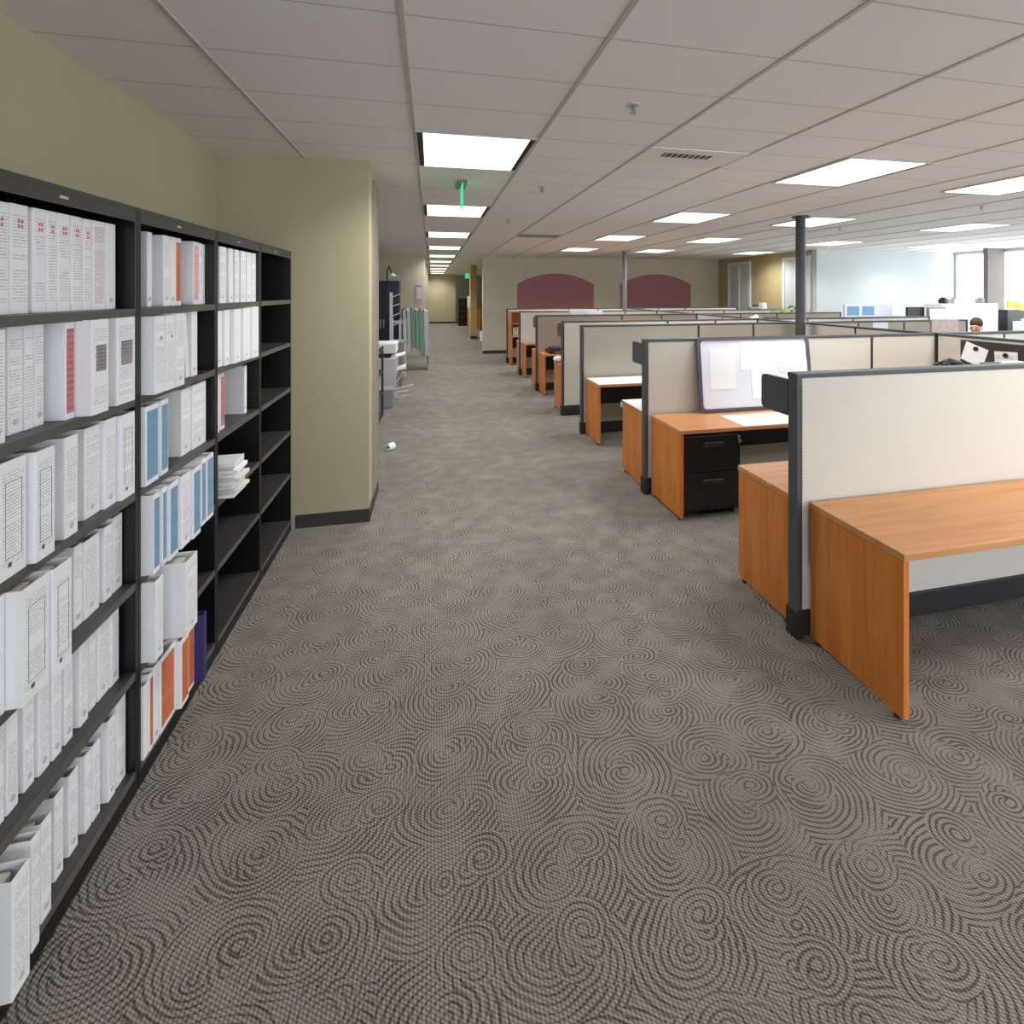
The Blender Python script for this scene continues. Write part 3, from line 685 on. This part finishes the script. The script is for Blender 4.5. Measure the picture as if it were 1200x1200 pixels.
# whiteboard leaning on the second row
th = math.atan2(.075, .68)
t = thing('whiteboard', 'pale whiteboard with dark rounded frame and papers, leaning on the partition', 'whiteboard', (2.42, 4.300, .744)); t.rotation_euler = (-th, 0, 0)
Wb, Hb = 1.22, .70
def rrect(x0, x1, z0, z1, r, n=6):
    pts = []
    for cx, cz, a0 in ((x1-r, z1-r, 0), (x0+r, z1-r, 90), (x0+r, z0+r, 180), (x1-r, z0+r, 270)):
        for k in range(n+1):
            a = math.radians(a0+90*k/n); pts.append((cx+r*math.cos(a), cz+r*math.sin(a)))
    return pts
fr = MB(); o_ = rrect(0, Wb, 0, Hb, .06); i_ = rrect(.035, Wb-.035, .035, Hb-.035, .035); n = len(o_)
for yy in (0, .025): pass
A = [[fr.bm.verts.new((p[0], y, p[1])) for p in pts] for pts, y in ((o_, -.006), (i_, -.006), (i_, .022), (o_, .022))]
for a in range(4):
    b = (a+1) % 4
    for j in range(n): fr.bm.faces.new((A[a][j], A[a][(j+1) % n], A[b][(j+1) % n], A[b][j]))
fr.build('board_frame', mt['bframe'], t)
MB().prism(rrect(.03, Wb-.03, .03, Hb-.03, .035), .004, .016).build('board_surface', mt['board'], t)
def sheet(name, label, cat, x, z, w, h, m, par=None, rz=0, y=0, grp=None):
    o = bx(-w/2, w/2, -.0012, .0, -h/2, h/2).build(name, mt[m], par, loc=(x, y, z), rot=(0, rz, 0))
    return o
for x, z, w, h, rz in ((.26, .40, .27, .38, .02), (.60, .52, .29, .28, 0), (.68, .28, .25, .34, 0), (1.0, .50, .27, .30, 0), (1.06, .33, .26, .26, 0)):
    o = sheet('pinned_sheet', '', '', x, z, w, h, 'paper' if x < .9 else 't_page', t, rz, y=.003 if x not in (.68, 1.06) else .0015)
    o['label'] = 'white paper sheet'
# loose paper on desks
def flat(label, x0, x1, y0, y1, z=.7405, m='paper', rz=0, n='paper_sheet', cat='paper', grp='large white paper sheets on the desks'):
    o = bx(-(x1-x0)/2, (x1-x0)/2, -(y1-y0)/2, (y1-y0)/2, 0, .002).build(n, mt[m], loc=((x0+x1)/2, (y0+y1)/2, z), rot=(0, 0, rz)); tag(o, label, cat, grp); return o
flat('white paper sheet on the desk below the whiteboard', 2.56, 4.2, 3.83, 4.19)
flat('white paper sheet covering the desk before the grey partition', XD+.02, 3.6, 5.93, 6.43)
b = MB()
pts = [(0, .742), (.50, .742), (.54, .738), (.565, .72), (.575, .66), (.572, .66), (.562, .718), (.538, .7405), (.50, .7405+.001), (0, .7405+.0005)]
o = MB().prism([(p[0]+0, p[1]+.001) for p in pts], 0, .9, 'X').build('paper_sheet', mt['paper'], loc=(XD-.035, 4.50, 0)); tag(o, 'white paper draped over the far edge of the desk end behind the whiteboard', 'paper', 'large white paper sheets on the desks')
# boxes under the bracket of row 2
for k, (c, m, l) in enumerate(((0, 'brown', 'small brown carton on the desk under the grey bracket'), (1, 'manila', 'small cream carton beside the brown one under the bracket'))):
    o = bx(0, .10, 0, .16, 0, .17 if k == 0 else .20, .003).build('carton', mt[m], loc=(2.0+k*.12, 4.52+.03*k, .745)); tag(o, l, 'box', 'small cartons behind the whiteboard partition')
# black equipment on row-5 desk
t = thing('printer', 'low black office machine on the desk before the taupe partition', 'printer', (2.08, 9.06, .742))
bx(0, .75, 0, .34, .0, .07, .012).build('body', mt['blacks'], t)
bx(.05, .70, .02, .30, .07, .105, .01).build('lid', mt['navycab'], t)
bx(.1, .5, -.02, .0, .02, .035).build('paper_tray', mt['grey'], t)
bx(.25, .45, .10, .2, .105, .112).build('control_panel', mt['lgrey'], t)
o = MB().sph((0, 0, .05), .09, (1, 1, .55)).build('crumpled_paper', mt['paper'], loc=(1.99, 8.0, .742), smooth=True); tag(o, 'crumpled white paper on the desk end behind the bare-ended partition', 'paper')
# white binders on the overhead shelf of row 5 region
for k in range(4):
    t = binder((0, 0, 0), .15, .27, 'plain', f'lilac-white binder standing above the cream partition, {ordn[k]} from the left', 'four pale binders above the cream partition', d=.2)
    t.rotation_euler = (0, 0, -PI/2); t.location = (2.62+k*.165, R[5]+.25, 1.23)
    t.location = (2.62+k*.165, R[5]+.07, 1.235)
# row 7 hutch with papers
t = thing('desk_hutch', 'brown wooden shelf hutch on the farthest desk', 'hutch', (XD, 12.93, .742))
bx(0, .02, 0, .38, 0, .62).build('side_panel', mt['wv'], t); bx(.55, .57, 0, .38, 0, .62).build('side_panel', mt['wv'], t)
for z in (.0, .3, .6): bx(.02, .55, 0, .38, z, z+.02).build('shelf', mt['wh'], t)
bx(.02, .55, .36, .38, .02, .6).build('back_panel', mt['wv'], t)
for k in range(4):
    o = bx(0, .03, 0, .23, 0, .20-.02*(k % 2), .002).build('folder', mt['white'], loc=(2.03+k*.05, 13.0, .764)); tag(o, f'white folder standing in the brown hutch, {ordn[k]} from the left', 'folder', 'white folders in the hutch')
# tackboard with notices on the near cross partition
t = thing('tackboard', 'dark brown tackboard on the cream cross partition at right', 'pin board', (5.245, 3.1, 1.0))
bx(-.012, 0, 0, 1.03, .02, .385, .004).build('board', mt['tack'], t)
def notice(label, yc, zc, w, h, rx, m):
    t2 = thing('pinned_notice', label, 'paper', (5.231, yc, zc)); t2.rotation_euler = (rx, 0, 0)
    bx(-.002, 0, -w/2, w/2, -h/2, h/2).build('sheet', mt[m], t2)
    MB().cyl((-.012, 0, h/2-.035), (-.002, 0, h/2-.035), .022, 16).build('magnet', mt['blacks'], t2)
notice('plain white note pinned at a tilt on the dark tackboard', 3.99, 1.25, .22, .19, .32, 'paper')
notice('printed white notice with a dark round emblem on the tackboard', 3.70, 1.22, .20, .18, -.05, 't_pagey')
# things on the overhead shelf behind the nearest partition
t = thing('desk_phone', 'black telephone handset showing over the nearest partition', 'telephone', (3.08, 2.50, 1.226))
bx(0, .2, 0, .15, 0, .09, .02).build('base', mt['blacks'], t)
MB().tube([(-.02, .07, .13), (0, .07, .18), (.08, .07, .205), (.17, .07, .185), (.2, .07, .14)], .024, 10).build('handset', mt['blacks'], t, smooth=True)
t = thing('stapler', 'small black stapler tip showing over the nearest partition', 'stapler', (3.36, 2.5, 1.226))
MB().box(0, .16, 0, .04, 0, .02, .004).build('base', mt['blacks'], t); MB().box(0, .15, .005, .035, .05, .20, .008).build('arm', mt['blacks'], t)
o = bx(0, .26, 0, .17, 0, .175, .002).build('paper_tray', M('pale_blue_plastic', (196, 216, 232), .4), loc=(3.30-.21, 2.66, 1.226)); tag(o, 'pale blue tray beside the telephone behind the nearest partition', 'tray')
o.location = (3.1, 2.50, 1.05); o.location = (3.62, 2.5, 1.226)
# paper pinned on grey row right side, collage board
o = sheet('pinned_paper', '', '', 6.62, 1.36, .28, .17, 'paper'); o.location = (6.66, R[3]-.034, 1.34); tag(o, 'white paper pinned on the grey partition right of the dark pole', 'paper')
t = thing('collage_board', 'colourful photo collage board clipped on the grey partition end', 'board', (7.62, R[3]-.045, 1.14))
bx(0, .52, -.008, 0, 0, .30, .002).build('print', mt['coll'], t)
bx(-.012, .0, -.01, .0, 0, .30).build('edge', mt['lgrey'], t)
# ------------------------------------------------------------------ seated person
def skin_body(name, verts, edges, radii, mat, parent, root=0, sub=2):
    me = bpy.data.meshes.new(name); me.from_pydata([Vector(v) for v in verts], edges, []); o = bpy.data.objects.new(name, me); COL.objects.link(o); o.parent = parent
    o.modifiers.new('s', 'SKIN')
    for i, r in enumerate(radii):
        sv = me.skin_vertices[0].data[i]; sv.radius = (r, r) if not isinstance(r, tuple) else r; sv.use_root = (i == root)
    m = o.modifiers.new('u', 'SUBSURF'); m.levels = sub; m.render_levels = sub
    me.materials.append(mat); return o
pp = thing('person', 'person with short brown hair seated beyond the partitions, only the head showing', 'person', (9.12, 6.92, 0), math.radians(-70))
V = [(0, 0, .56), (0, -.01, .75), (0, 0, .98), (0, -.01, 1.08), (0, -.02, 1.15), (0, -.03, 1.24), (0, -.03, 1.33),
     (.19, 0, 1.02), (.23, -.05, .80), (.18, -.26, .74), (.16, -.34, .75), (-.19, 0, 1.02), (-.23, -.05, .80), (-.18, -.26, .74), (-.16, -.34, .75),
     (.1, -.05, .54), (.12, -.42, .52), (.12, -.40, .10), (.12, -.50, .04), (-.1, -.05, .54), (-.12, -.42, .52), (-.12, -.40, .10), (-.12, -.50, .04)]
E_ = [(0, 1), (1, 2), (2, 3), (3, 4), (4, 5), (5, 6), (2, 7), (7, 8), (8, 9), (9, 10), (2, 11), (11, 12), (12, 13), (13, 14), (0, 15), (15, 16), (16, 17), (17, 18), (0, 19), (19, 20), (20, 21), (21, 22)]
Rr = [(.15, .11), (.14, .1), (.15, .1), .06, .055, (.078, .095), (.07, .085), .055, .045, .035, .03, .055, .045, .035, .03, .085, .065, .045, .04, .085, .065, .045, .04]
skin_body('body', V, E_, Rr, mt['skin'], pp)
MB().sph((0, 0, 0), .105, (.86, 1.0, .95), 24, 14).build('hair', mt['hair'], pp, loc=(0, .0, 1.335), smooth=True)
f = MB().sph((.030, -.108, 1.265), .008).sph((-.030, -.108, 1.265), .008); f.build('eyes', mt['hair'], pp, smooth=True)
MB().sph((0, -.135, 1.225), .016, (.8, 1.2, 1.4)).build('nose', mt['skin'], pp, smooth=True)
MB().sph((.085, -.02, 1.24), .024, (.4, .8, 1.2)).sph((-.085, -.02, 1.24), .024, (.4, .8, 1.2)).build('ears', mt['skin'], pp, smooth=True)
skin_body('shirt', [V[i] for i in (0, 1, 2, 3, 7, 8, 9, 11, 12, 13)], [(0, 1), (1, 2), (2, 3), (2, 4), (4, 5), (5, 6), (2, 7), (7, 8), (8, 9)], [(.165, .125), (.155, .115), (.165, .115), .07, .068, .058, .046, .068, .058, .046], mt['shirt'], pp)
skin_body('trousers', [V[i] for i in (0, 15, 16, 17, 19, 20, 21)], [(0, 1), (1, 2), (2, 3), (0, 4), (4, 5), (5, 6)], [(.16, .13), .098, .078, .058, .098, .078, .058], mt['trouser'], pp)
t = thing('office_chair', 'dark office chair under the seated person', 'chair', (9.12, 6.92, 0), math.radians(-70))
bx(-.24, .24, -.24, .22, .40, .455, .03).build('seat', mt['blacks'], t)
bx(-.22, .22, .20, .25, .55, 1.0, .03).build('backrest', mt['blacks'], t)
bx(-.03, .03, .22, .26, .42, .56).build('back_bracket', mt['blacks'], t)
MB().cyl((0, 0, .08), (0, 0, .40), .028).build('gas_column', mt['steel'], t)
for k in range(5):
    a = 2*PI*k/5; l = MB().tube([(0, 0, .09), (.28*math.cos(a), .28*math.sin(a), .07)], .018).build('leg', mt['blacks'], t)
    MB().cyl((.28*math.cos(a)-.012, .28*math.sin(a), .027), (.28*math.cos(a)+.012, .28*math.sin(a), .027), .027).build('caster', mt['gap'], l)
# ------------------------------------------------------------------ plan room on the left
def hung_sheets(par, x, y0, y1, ztop, zbot, m, skew=0):
    pts = [(y0, ztop), (y1, ztop), (y1-.02, zbot+skew), (y0+.01, zbot)]
    return MB().prism(pts, x, x+.012, 'X').build('hanging_drawings', mt[m], par)
t = thing('plan_rack', 'wheeled rack hung with green and lilac drawing sheets on the left of the aisle', 'plan rack', (-.72, 12.6, 0)); t.scale = (1.3, 1, 1)
MB().box(0, .04, 0, .55, 0, .05).box(.46, .50, 0, .55, 0, .05).box(0, .5, .25, .3, .0, .04).build('foot_frame', mt['olive'] if False else M('sage_metal', (150, 156, 120), .5), t)
MB().box(.0, .04, .25, .29, .05, 1.42).box(.46, .50, .25, .29, .05, 1.42).box(0, .5, .24, .30, 1.38, 1.43).build('upright_frame', M('sage_metal_frame', (164, 168, 134), .5), t)
for k in range(6): bx(.03+k*.075, .05+k*.075, -.02, .56, 1.43, 1.465, .004).build('hanger_bar', mt['lgrey'] if k % 2 else mt['blacks'], t)
for k, (m, zb, sk) in enumerate((('sheetl', .55, .1), ('lgrey', .40, .15), ('sheetg', .52, -.12), ('sheetg', .45, -.1), ('sheetg', .30, .0), ('sheetl', .32, .05))):
    x = .04+k*.075
    MB().prism([(x, 1.42), (x+.055, 1.42), (x+.075+.02*(k > 3), zb), (x+.005, zb+.05)], .02, .5).build('hanging_drawings', mt[m], t)
t = thing('storage_cabinet', 'tall dark navy steel cabinet behind the white peg rack', 'cabinet', (-1.55, 12.95, 0))
bx(0, .78, 0, .5, 0, 2.14, .006).build('body', mt['navycab'], t)
for x in (.01, .395):
    d = bx(x, x+.375, -.015, 0, .08, 2.1, .004).build('door', mt['navycab'], t); bx(x+(.33 if x < .1 else .02), x+(.345 if x < .1 else .035), -.035, -.015, 1.0, 1.2).build('handle', mt['lgrey'], d)
def pegrack(x, y, h, label, npeg):
    t = thing('plan_stand', label, 'stand', (x, y, 0), group='white vertical plan stands')
    bx(-.03, .03, -.03, .03, .05, h, .004).build('post', mt['lgrey'], t)
    MB().box(-.18, .18, -.03, .03, 0, .05).box(-.03, .03, -.22, .22, 0, .05).build('base', mt['lgrey'], t)
    for k in range(npeg):
        z = h-.10-k*.20
        MB().tube([(.02, 0, z), (.17, -.02, z+.06)], .011).build('peg', mt['lgrey'], t)
    return t
pegrack(-.83, 11.2, 1.86, 'white peg stand, the tallest on the left of the aisle', 4)
t = thing('tube_rack', 'white metal frame rack beside the peg stand', 'rack', (-.86, 11.5, 0))
for x in (0, .17, .28):
    for y in (0, .35): bx(x, x+.03, y, y+.03, 0, 1.28).build('upright', mt['lgrey'], t)
for z in (.15, .78, 1.2): MB().box(0, .31, 0, .03, z, z+.03).box(0, .31, .35, .38, z, z+.03).box(0, .03, 0, .38, z, z+.03).box(.28, .31, 0, .38, z, z+.03).build('rail', mt['lgrey'], t)
t = thing('slim_cabinet', 'slim grey-olive cabinet standing by the plan rack foot', 'cabinet', (-.74, 10.4, 0))
bx(0, .18, 0, .5, 0, .86, .01).build('body', M('olive_grey_plastic', (128, 126, 110), .5), t); bx(-.01, .19, -.01, .51, .86, .89, .008).build('lid', mt['grey'], t)
t = thing('copier', 'white office copier with open trays jutting into the aisle', 'copier', (-1.2, 9.2, 0))
bx(0, .60, 0, .6, .04, .72, .015).build('body', mt['lgrey'], t)
bx(0, .60, .05, .6, .80, .98, .02).build('scanner_unit', mt['white'], t)
bx(.05, .5, .2, .58, .72, .80).build('paper_gap', mt['blacks'], t)
for z in (.70, .47): MB().prism([(.50, z), (.74, z+.06), (.74, z+.085), (.50, z+.03)], .08, .5).build('output_tray', mt['white'], t)
for z in (.12, .28): bx(.6, .612, .04, .56, z, z+.14, .004).build('paper_drawer', mt['grey'], t)
MB().cyl((.1, .1, 0), (.1, .1, .04), .03).cyl((.5, .1, 0), (.5, .1, .04), .03).cyl((.1, .5, 0), (.1, .5, .04), .03).cyl((.5, .5, 0), (.5, .5, .04), .03).build('foot', mt['gap'], t)
t = thing('sorter_stand', 'low grey stand with thin rods reaching into the aisle', 'stand', (-1.05, 8.6, 0))
bx(0, .44, 0, .4, 0, .30, .01).build('body', mt['grey'], t)
MB().tube([(.42, .1, .28), (.74, .1, .34)], .012).tube([(.42, .25, .20), (.66, .28, .22)], .008).tube([(.40, .3, .1), (.68, .30, .14)], .008).build('rod', mt['lgrey'], t)
MB().tube([(.42, .35, .3), (.52, .35, .42), (.58, .35, .52)], .009).build('lever', mt['lgrey'], t)
t = thing('supply_shelf', 'low charcoal shelf unit stacked with supplies behind the wall corner', 'shelf', (-1.21, 6.6, 0))
for z in (.04, .36, .68, 1.0): bx(0, .5, 0, 1.5, z, z+.02).build('shelf', mt['trimd'], t)
for x in (0, .47):
    for y in (0, 1.47): bx(x, x+.03, y, y+.03, 0, 1.05).build('upright', mt['trimd'], t)
items = [(.28, .3, 1.021, .26, .20, .10, 'white'), (.26, .7, 1.021, .28, .3, .06, 'paper'), (.30, 1.2, 1.021, .22, .22, .14, 'lgrey'),
         (.28, .3, .701, .26, .24, .12, 's_red'), (.28, .8, .701, .3, .3, .16, 'white'), (.28, 1.25, .701, .3, .2, .10, 'brown'),
         (.28, .3, .381, .28, .22, .16, 'paper'), (.28, .8, .381, .28, .3, .10, 'manila'), (.28, 1.2, .381, .26, .24, .18, 'white'),
         (.28, .4, .061, .28, .3, .20, 'sheetl'), (.28, 1.0, .061, .30, .3, .16, 'sheetg')]
wn = {'white': 'white', 'paper': 'bright white', 'lgrey': 'pale grey', 's_red': 'rose-red', 'brown': 'brown', 'manila': 'manila', 'sheetl': 'lilac', 'sheetg': 'green'}
lv = {1.021: 'top', .701: 'second', .381: 'third', .061: 'lowest'}
for k, (x, y, z, a, b, c, m) in enumerate(items):
    o = MB().box(-a/2, a/2, -b/2, b/2, 0, c*.8, .004).box(-a/2-.004, a/2+.004, -b/2-.004, b/2+.004, c*.8, c, .003).build('supply_box', mt[m], loc=(-1.17+x-.02, 6.6+y, z)); tag(o, f'{wn[m]} box on the {lv[z]} level of the supply shelf, {"nearest" if y < .5 else "middle" if y < 1.1 else "farthest"}', 'box', 'boxes on the supply shelf')
t = thing('tape_roll', 'white paper roll lying on the carpet by the wall corner', 'roll', (-.475, 6.32, .0))
MB().cyl((-.03, -.03, .042), (.03, .03, .042), .042, 20).build('roll', mt['paper'], t); MB().cyl((-.032, -.032, .042), (.032, .032, .042), .015, 14).build('core', mt['gap'], t)
t = thing('swing_lamp', 'black swing-arm lamp with white shade high on the left alcove', 'lamp', (-1.0, 12.3, 0))
# mounted on its floor stand
MB().cyl((0, 0, 0), (0, 0, .03), .15, 24).build('base', mt['blacks'], t)
MB().tube([(0, 0, .02), (0, 0, 2.35), (.05, 0, 2.45), (.10, 0, 2.30)], .014).build('arm', mt['blacks'], t)
MB().cyl((.12, 0, 2.22), (.10, 0, 2.30), .09, 18, r2=.03).build('lamp_shade', mt['white'], t)
t = thing('wall_sign', 'narrow pale pink notice with small dark marks on the far left wall', 'sign', (-.47, 15.49, 1.58))
bx(0, .20, -.006, 0, 0, .52, .002).build('plate', M('pale_pink_sign', (214, 196, 204), .6), t)
MB().box(.03, .17, -.009, -.006, .44, .49).box(.03, .08, -.009, -.006, .03, .08).box(.12, .17, -.009, -.006, .03, .08).build('dark_mark', mt['grey'], t)
MB().box(.06, .14, -.009, -.006, .11, .41).build('print_strip', mt['t_red'], t)
# corridor end furniture
t = thing('bookcase', 'small black bookcase at the far end of the corridor', 'bookcase', (1.42, 28.6, 0))
bx(0, .5, 0, .3, 0, 1.50).build('back_panel', mt['black'], t)
for z in (.1, .45, .8, 1.15, 1.47): bx(-.0, .5, -.12, 0, z, z+.03).build('shelf', mt['shelfed'], t)
bx(0, .02, -.12, 0, 0, 1.5).build('side_panel', mt['black'], t); bx(.48, .5, -.12, 0, 0, 1.5).build('side_panel', mt['black'], t)
t = thing('wood_counter', 'reddish wooden counter with pale screen beside the far black bookcase', 'counter', (1.86, 25.5, 0))
bx(0, .5, 0, 2.4, 0, 1.05).build('body', mt['wv'], t); bx(0, .05, 0, 2.4, 1.05, 1.65).build('screen', mt['cream'], t)
t = thing('side_desk', 'dark desk with white clutter glimpsed between pillar and far wall', 'desk', (1.86, 17.2, 0))
bx(0, .8, 0, 1.4, .70, .74).build('worktop', mt['blacks'], t); bx(0, .03, 0, 1.4, 0, .70).build('side_panel', mt['blacks'], t); bx(.77, .8, 0, 1.4, 0, .70).build('side_panel', mt['blacks'], t)
o = bx(0, .24, 0, .2, 0, .45, .02).build('water_jug', mt['lgrey'], loc=(1.88, 17.6, .742)); tag(o, 'pale upright container on the dark desk past the far wall edge', 'container')
o = MB().cyl((0, 0, 0), (0, 0, .36), .13, 20, r2=.15).build('waste_bin', mt['white'], loc=(1.92, 19.6, 0)); tag(o, 'white waste bin behind the corridor pillar', 'bin')
# ------------------------------------------------------------------ far right cubicle clutter
t = thing('display_stand', 'long white panel with two blue photo prints above the cubicles', 'panel', (8.0, 8.6, 0))
MB().box(0, 1.15, 0, .04, .0, 1.62, .004).build('panel', mt['board'], t)
for x in (.06, .42): bx(x, x+.28, -.008, 0, 1.40, 1.58).build('photo_print', mt['bluep'], t)
t = thing('monitor', 'dark back of a monitor on the right of the white panel', 'monitor', (9.2, 8.3, .74))
bx(0, .42, 0, .05, .5, .83, .01).build('screen_housing', mt['blacks'], t); bx(.18, .24, .05, .09, .02, .6).build('stand', mt['blacks'], t); bx(.08, .34, -.05, .18, 0, .02, .005).build('base', mt['blacks'], t)
tb = thing('desk', 'plain pale worktable under the monitors behind the rows', 'desk', (9.17, 8.05, 0))
bx(0, 1.12, 0, .75, .70, .74, .003).build('worktop', mt['white'], tb)
for x in (.02, 1.06):
    for y in (.02, .69): bx(x, x+.04, y, y+.04, 0, .70).build('leg', mt['lgrey'], tb)
t = thing('monitor', 'white framed monitor right of the dark one', 'monitor', (9.62, 8.22, .742))
bx(0, .44, 0, .05, .48, .82, .01).build('housing', mt['grey'], t); bx(.03, .41, -.004, 0, .51, .79).build('screen', mt['board'], t); bx(.18, .26, .05, .09, .02, .6).build('stand', mt['lgrey'], t); bx(.1, .34, -.04, .16, 0, .02).build('base', mt['lgrey'], t)
t = thing('storage_cabinet', 'wide white overhead cabinet near the bright window', 'cabinet', (10.35, 8.55, 0))
bx(0, 1.5, 0, .4, 0, 1.62, .006).build('body', mt['white'], t)
for k in range(3): bx(.01+k*.5, .49+k*.5, -.012, 0, .05, 1.59, .003).build('door', mt['white'], t)
for k in range(5):
    o = bx(0, .06, 0, .18, 0, .12+.02*(k % 2), .004).build('mug_box', mt[['manila', 'white', 'lgrey', 'sheetl', 'white'][k]], loc=(9.25+k*.16+.03, 8.62, .742)); tag(o, f'small pale box on the worktable, {ordn[k]} from the left', 'box', 'small boxes on the worktable')
for k, (x, m, w) in enumerate(((10.55, 'blacks', .10), (10.80, 'lgrey', .34), (11.55, 'grey', .08))):
    o = MB().box(0, w, 0, .15, 0, .10, .01).box(w*.2, w*.8, .03, .12, .10, .13, .004).build('desk_gadget', mt[m], loc=(x, 8.65, 1.622)); tag(o, ['small black box on top of the white cabinet', 'pale low organiser on top of the white cabinet', 'small grey canister at the right end of the white cabinet'][k], 'gadget')
t = thing('display_box', 'black carton with a yellow printed top sign by the right window', 'display box', (12.05, 8.5, 0))
bx(0, .5, 0, .4, .0, 1.48, .006).build('body', mt['trimd'], t)
MB().prism([(0, 1.52), (.44, 1.46), (.44, 1.62), (0, 1.70)], -.01, .02).build('header_card', mt['t_yellow'], t)
t = thing('paper_bale', 'white papers heaped in front of the black display box', 'papers', (11.9, 8.0, 0))
bx(0, .55, 0, .3, 0, 1.25, .01).build('stack', mt['paper'], t); MB().sph((.25, .15, 1.28), .16, (1, .8, .35)).build('crumpled_top', mt['sheetl'], t, smooth=True)
# plants and little things past the spine
t = thing('potted_plant', 'pale green leafy plant among the far cubicles', 'plant', (8.05, 10.2, 0))
MB().cyl((0, 0, .74), (0, 0, .95), .10, 20, r2=.14).build('pot', mt['white'], t)
lf = MB(); rq = random.Random(5)
for k in range(60):
    a = rq.uniform(0, 2*PI); r = rq.uniform(.05, .42); z = 1.50-r*.35+rq.uniform(-.1, .06)
    m = Matrix.Translation((r*math.cos(a)*1.3, r*math.sin(a), z)) @ Matrix.Rotation(a, 4, 'Z') @ Matrix.Rotation(rq.uniform(-.5, .9), 4, 'Y')
    vs = [lf.bm.verts.new(m @ Vector(v)) for v in ((-.09, 0, 0), (-.03, .03, .012), (.04, .028, .01), (.10, 0, -.01), (.04, -.028, .01), (-.03, -.03, .012))]; lf.bm.faces.new(vs)
    if k % 3 == 0: lf.tube([(0, 0, .93), (r*.4*math.cos(a), r*.4*math.sin(a), 1.25), (r*math.cos(a)*1.3, r*math.sin(a), z)], .004, 5)
o = lf.build('foliage', mt['leaf'], t); sm = o.modifiers.new('thick', 'SOLIDIFY'); sm.thickness = .002
tb = thing('plant_table', 'small pale table under the leafy plant', 'table', (7.75, 9.95, 0))
bx(0, .6, 0, .5, .71, .739, .003).build('tabletop', mt['white'], tb)
for x in (.02, .55):
    for y in (.02, .45): bx(x, x+.03, y, y+.03, 0, .71).build('leg', mt['lgrey'], tb)
t = thing('desk_lamp', 'small white lamp shade rising behind the far cubicle tops', 'lamp', (7.9, 11.5-.45, 0))
MB().cyl((0, 0, .0), (0, 0, .02), .12).build('base', mt['lgrey'], t); MB().cyl((0, 0, .02), (0, 0, 1.48), .012).build('pole', mt['lgrey'], t); MB().cyl((0, 0, 1.46), (0, 0, 1.60), .10, 20, r2=.09).build('lamp_shade', mt['white'], t)
t = thing('desk_fan', 'low grey ventilated device on the far partition top', 'device', (7.75, R[6]-.06, 1.431))
bx(0, .42, .0, .12, 0, .06, .01).build('body', mt['grey'], t); MB().box(.3, .38, 0, .1, .06, .10, .01).build('knob', mt['blacks'], t)
o = MB().sph((0, 0, -.03), .15, (1, .7, .62)).sph((.11, .02, -.05), .11, (1, .7, .6)).sph((-.09, .03, -.06), .10, (1, .8, .6)).sph((.02, -.03, .02), .07, (.8, .8, 1.1)).build('plastic_bag', mt['paper'], loc=(6.33, 9.12, 1.315), smooth=True); tag(o, 'white plastic bag heaped on a cabinet behind the bare-ended partition', 'bag')
t = thing('storage_cabinet', 'grey cabinet under the white plastic bag', 'cabinet', (5.95, 9.0-.12, 0))
bx(0, .75, 0, .45, 0, 1.19, .006).build('body', mt['grey'], t)
for k in range(3): bx(.02, .73, -.012, 0, .05+k*.37, .39+k*.37, .003).build('drawer', mt['lgrey'], t)
t = thing('shelf_bracket', 'dark grey bracket hooked over the bare-ended partition near the pole', 'bracket', (5.42, R[4]-.05, 1.32))
MB().box(0, .22, -.02, 0, -.08, .12, .006).box(0, .22, -.02, .10, .115, .13, .004).box(0, .22, .09, .10, .0, .13).build('bracket', mt['trim'], t)
for k in range(2):
    t = thing('office_chair', ['black office chair back in the doorway recess', 'dark chair beside the recess wall'][k], 'chair', (8.75, 12.6+1.6*k, 0), -1.2)
    bx(-.24, .24, -.24, .22, .42, .475, .03).build('seat', mt['blacks'], t); bx(-.22, .22, .20, .25, .60, 1.50-.5*k, .03).build('backrest', mt['blacks'], t); bx(-.03, .03, .21, .25, .44, .62).build('back_bracket', mt['blacks'], t)
    MB().cyl((0, 0, .06), (0, 0, .42), .028).build('gas_column', mt['steel'], t)
    for j in range(5):
        a = 2*PI*j/5; MB().tube([(0, 0, .09), (.28*math.cos(a), .28*math.sin(a), .03)], .02).build('leg', mt['blacks'], t)
# ------------------------------------------------------------------ light, camera, colour
w = bpy.data.worlds.new('daylight'); SC.world = w; w.use_nodes = True
w.node_tree.nodes['Background'].inputs[0].default_value = (.8, .9, 1, 1); w.node_tree.nodes['Background'].inputs[1].default_value = 1.0
cam = bpy.data.cameras.new('camera'); co = bpy.data.objects.new('camera', cam); COL.objects.link(co)
cam.sensor_width = 36; cam.lens = 18.0; cam.shift_x = -45/1200; cam.shift_y = -258/1200; cam.clip_start = .05
co.location = (0, 0, 1.87); co.rotation_euler = (PI/2, 0, -math.atan(139/600)); SC.camera = co
SC.view_settings.view_transform = 'Standard'; SC.view_settings.look = 'None'; SC.view_settings.gamma = 1; SC.view_settings.use_curve_mapping = False
SC.view_settings.exposure = 0.22
SC.cycles.max_bounces = 8; SC.cycles.diffuse_bounces = 5; SC.cycles.use_denoising = True; SC.cycles.sample_clamp_indirect = 6
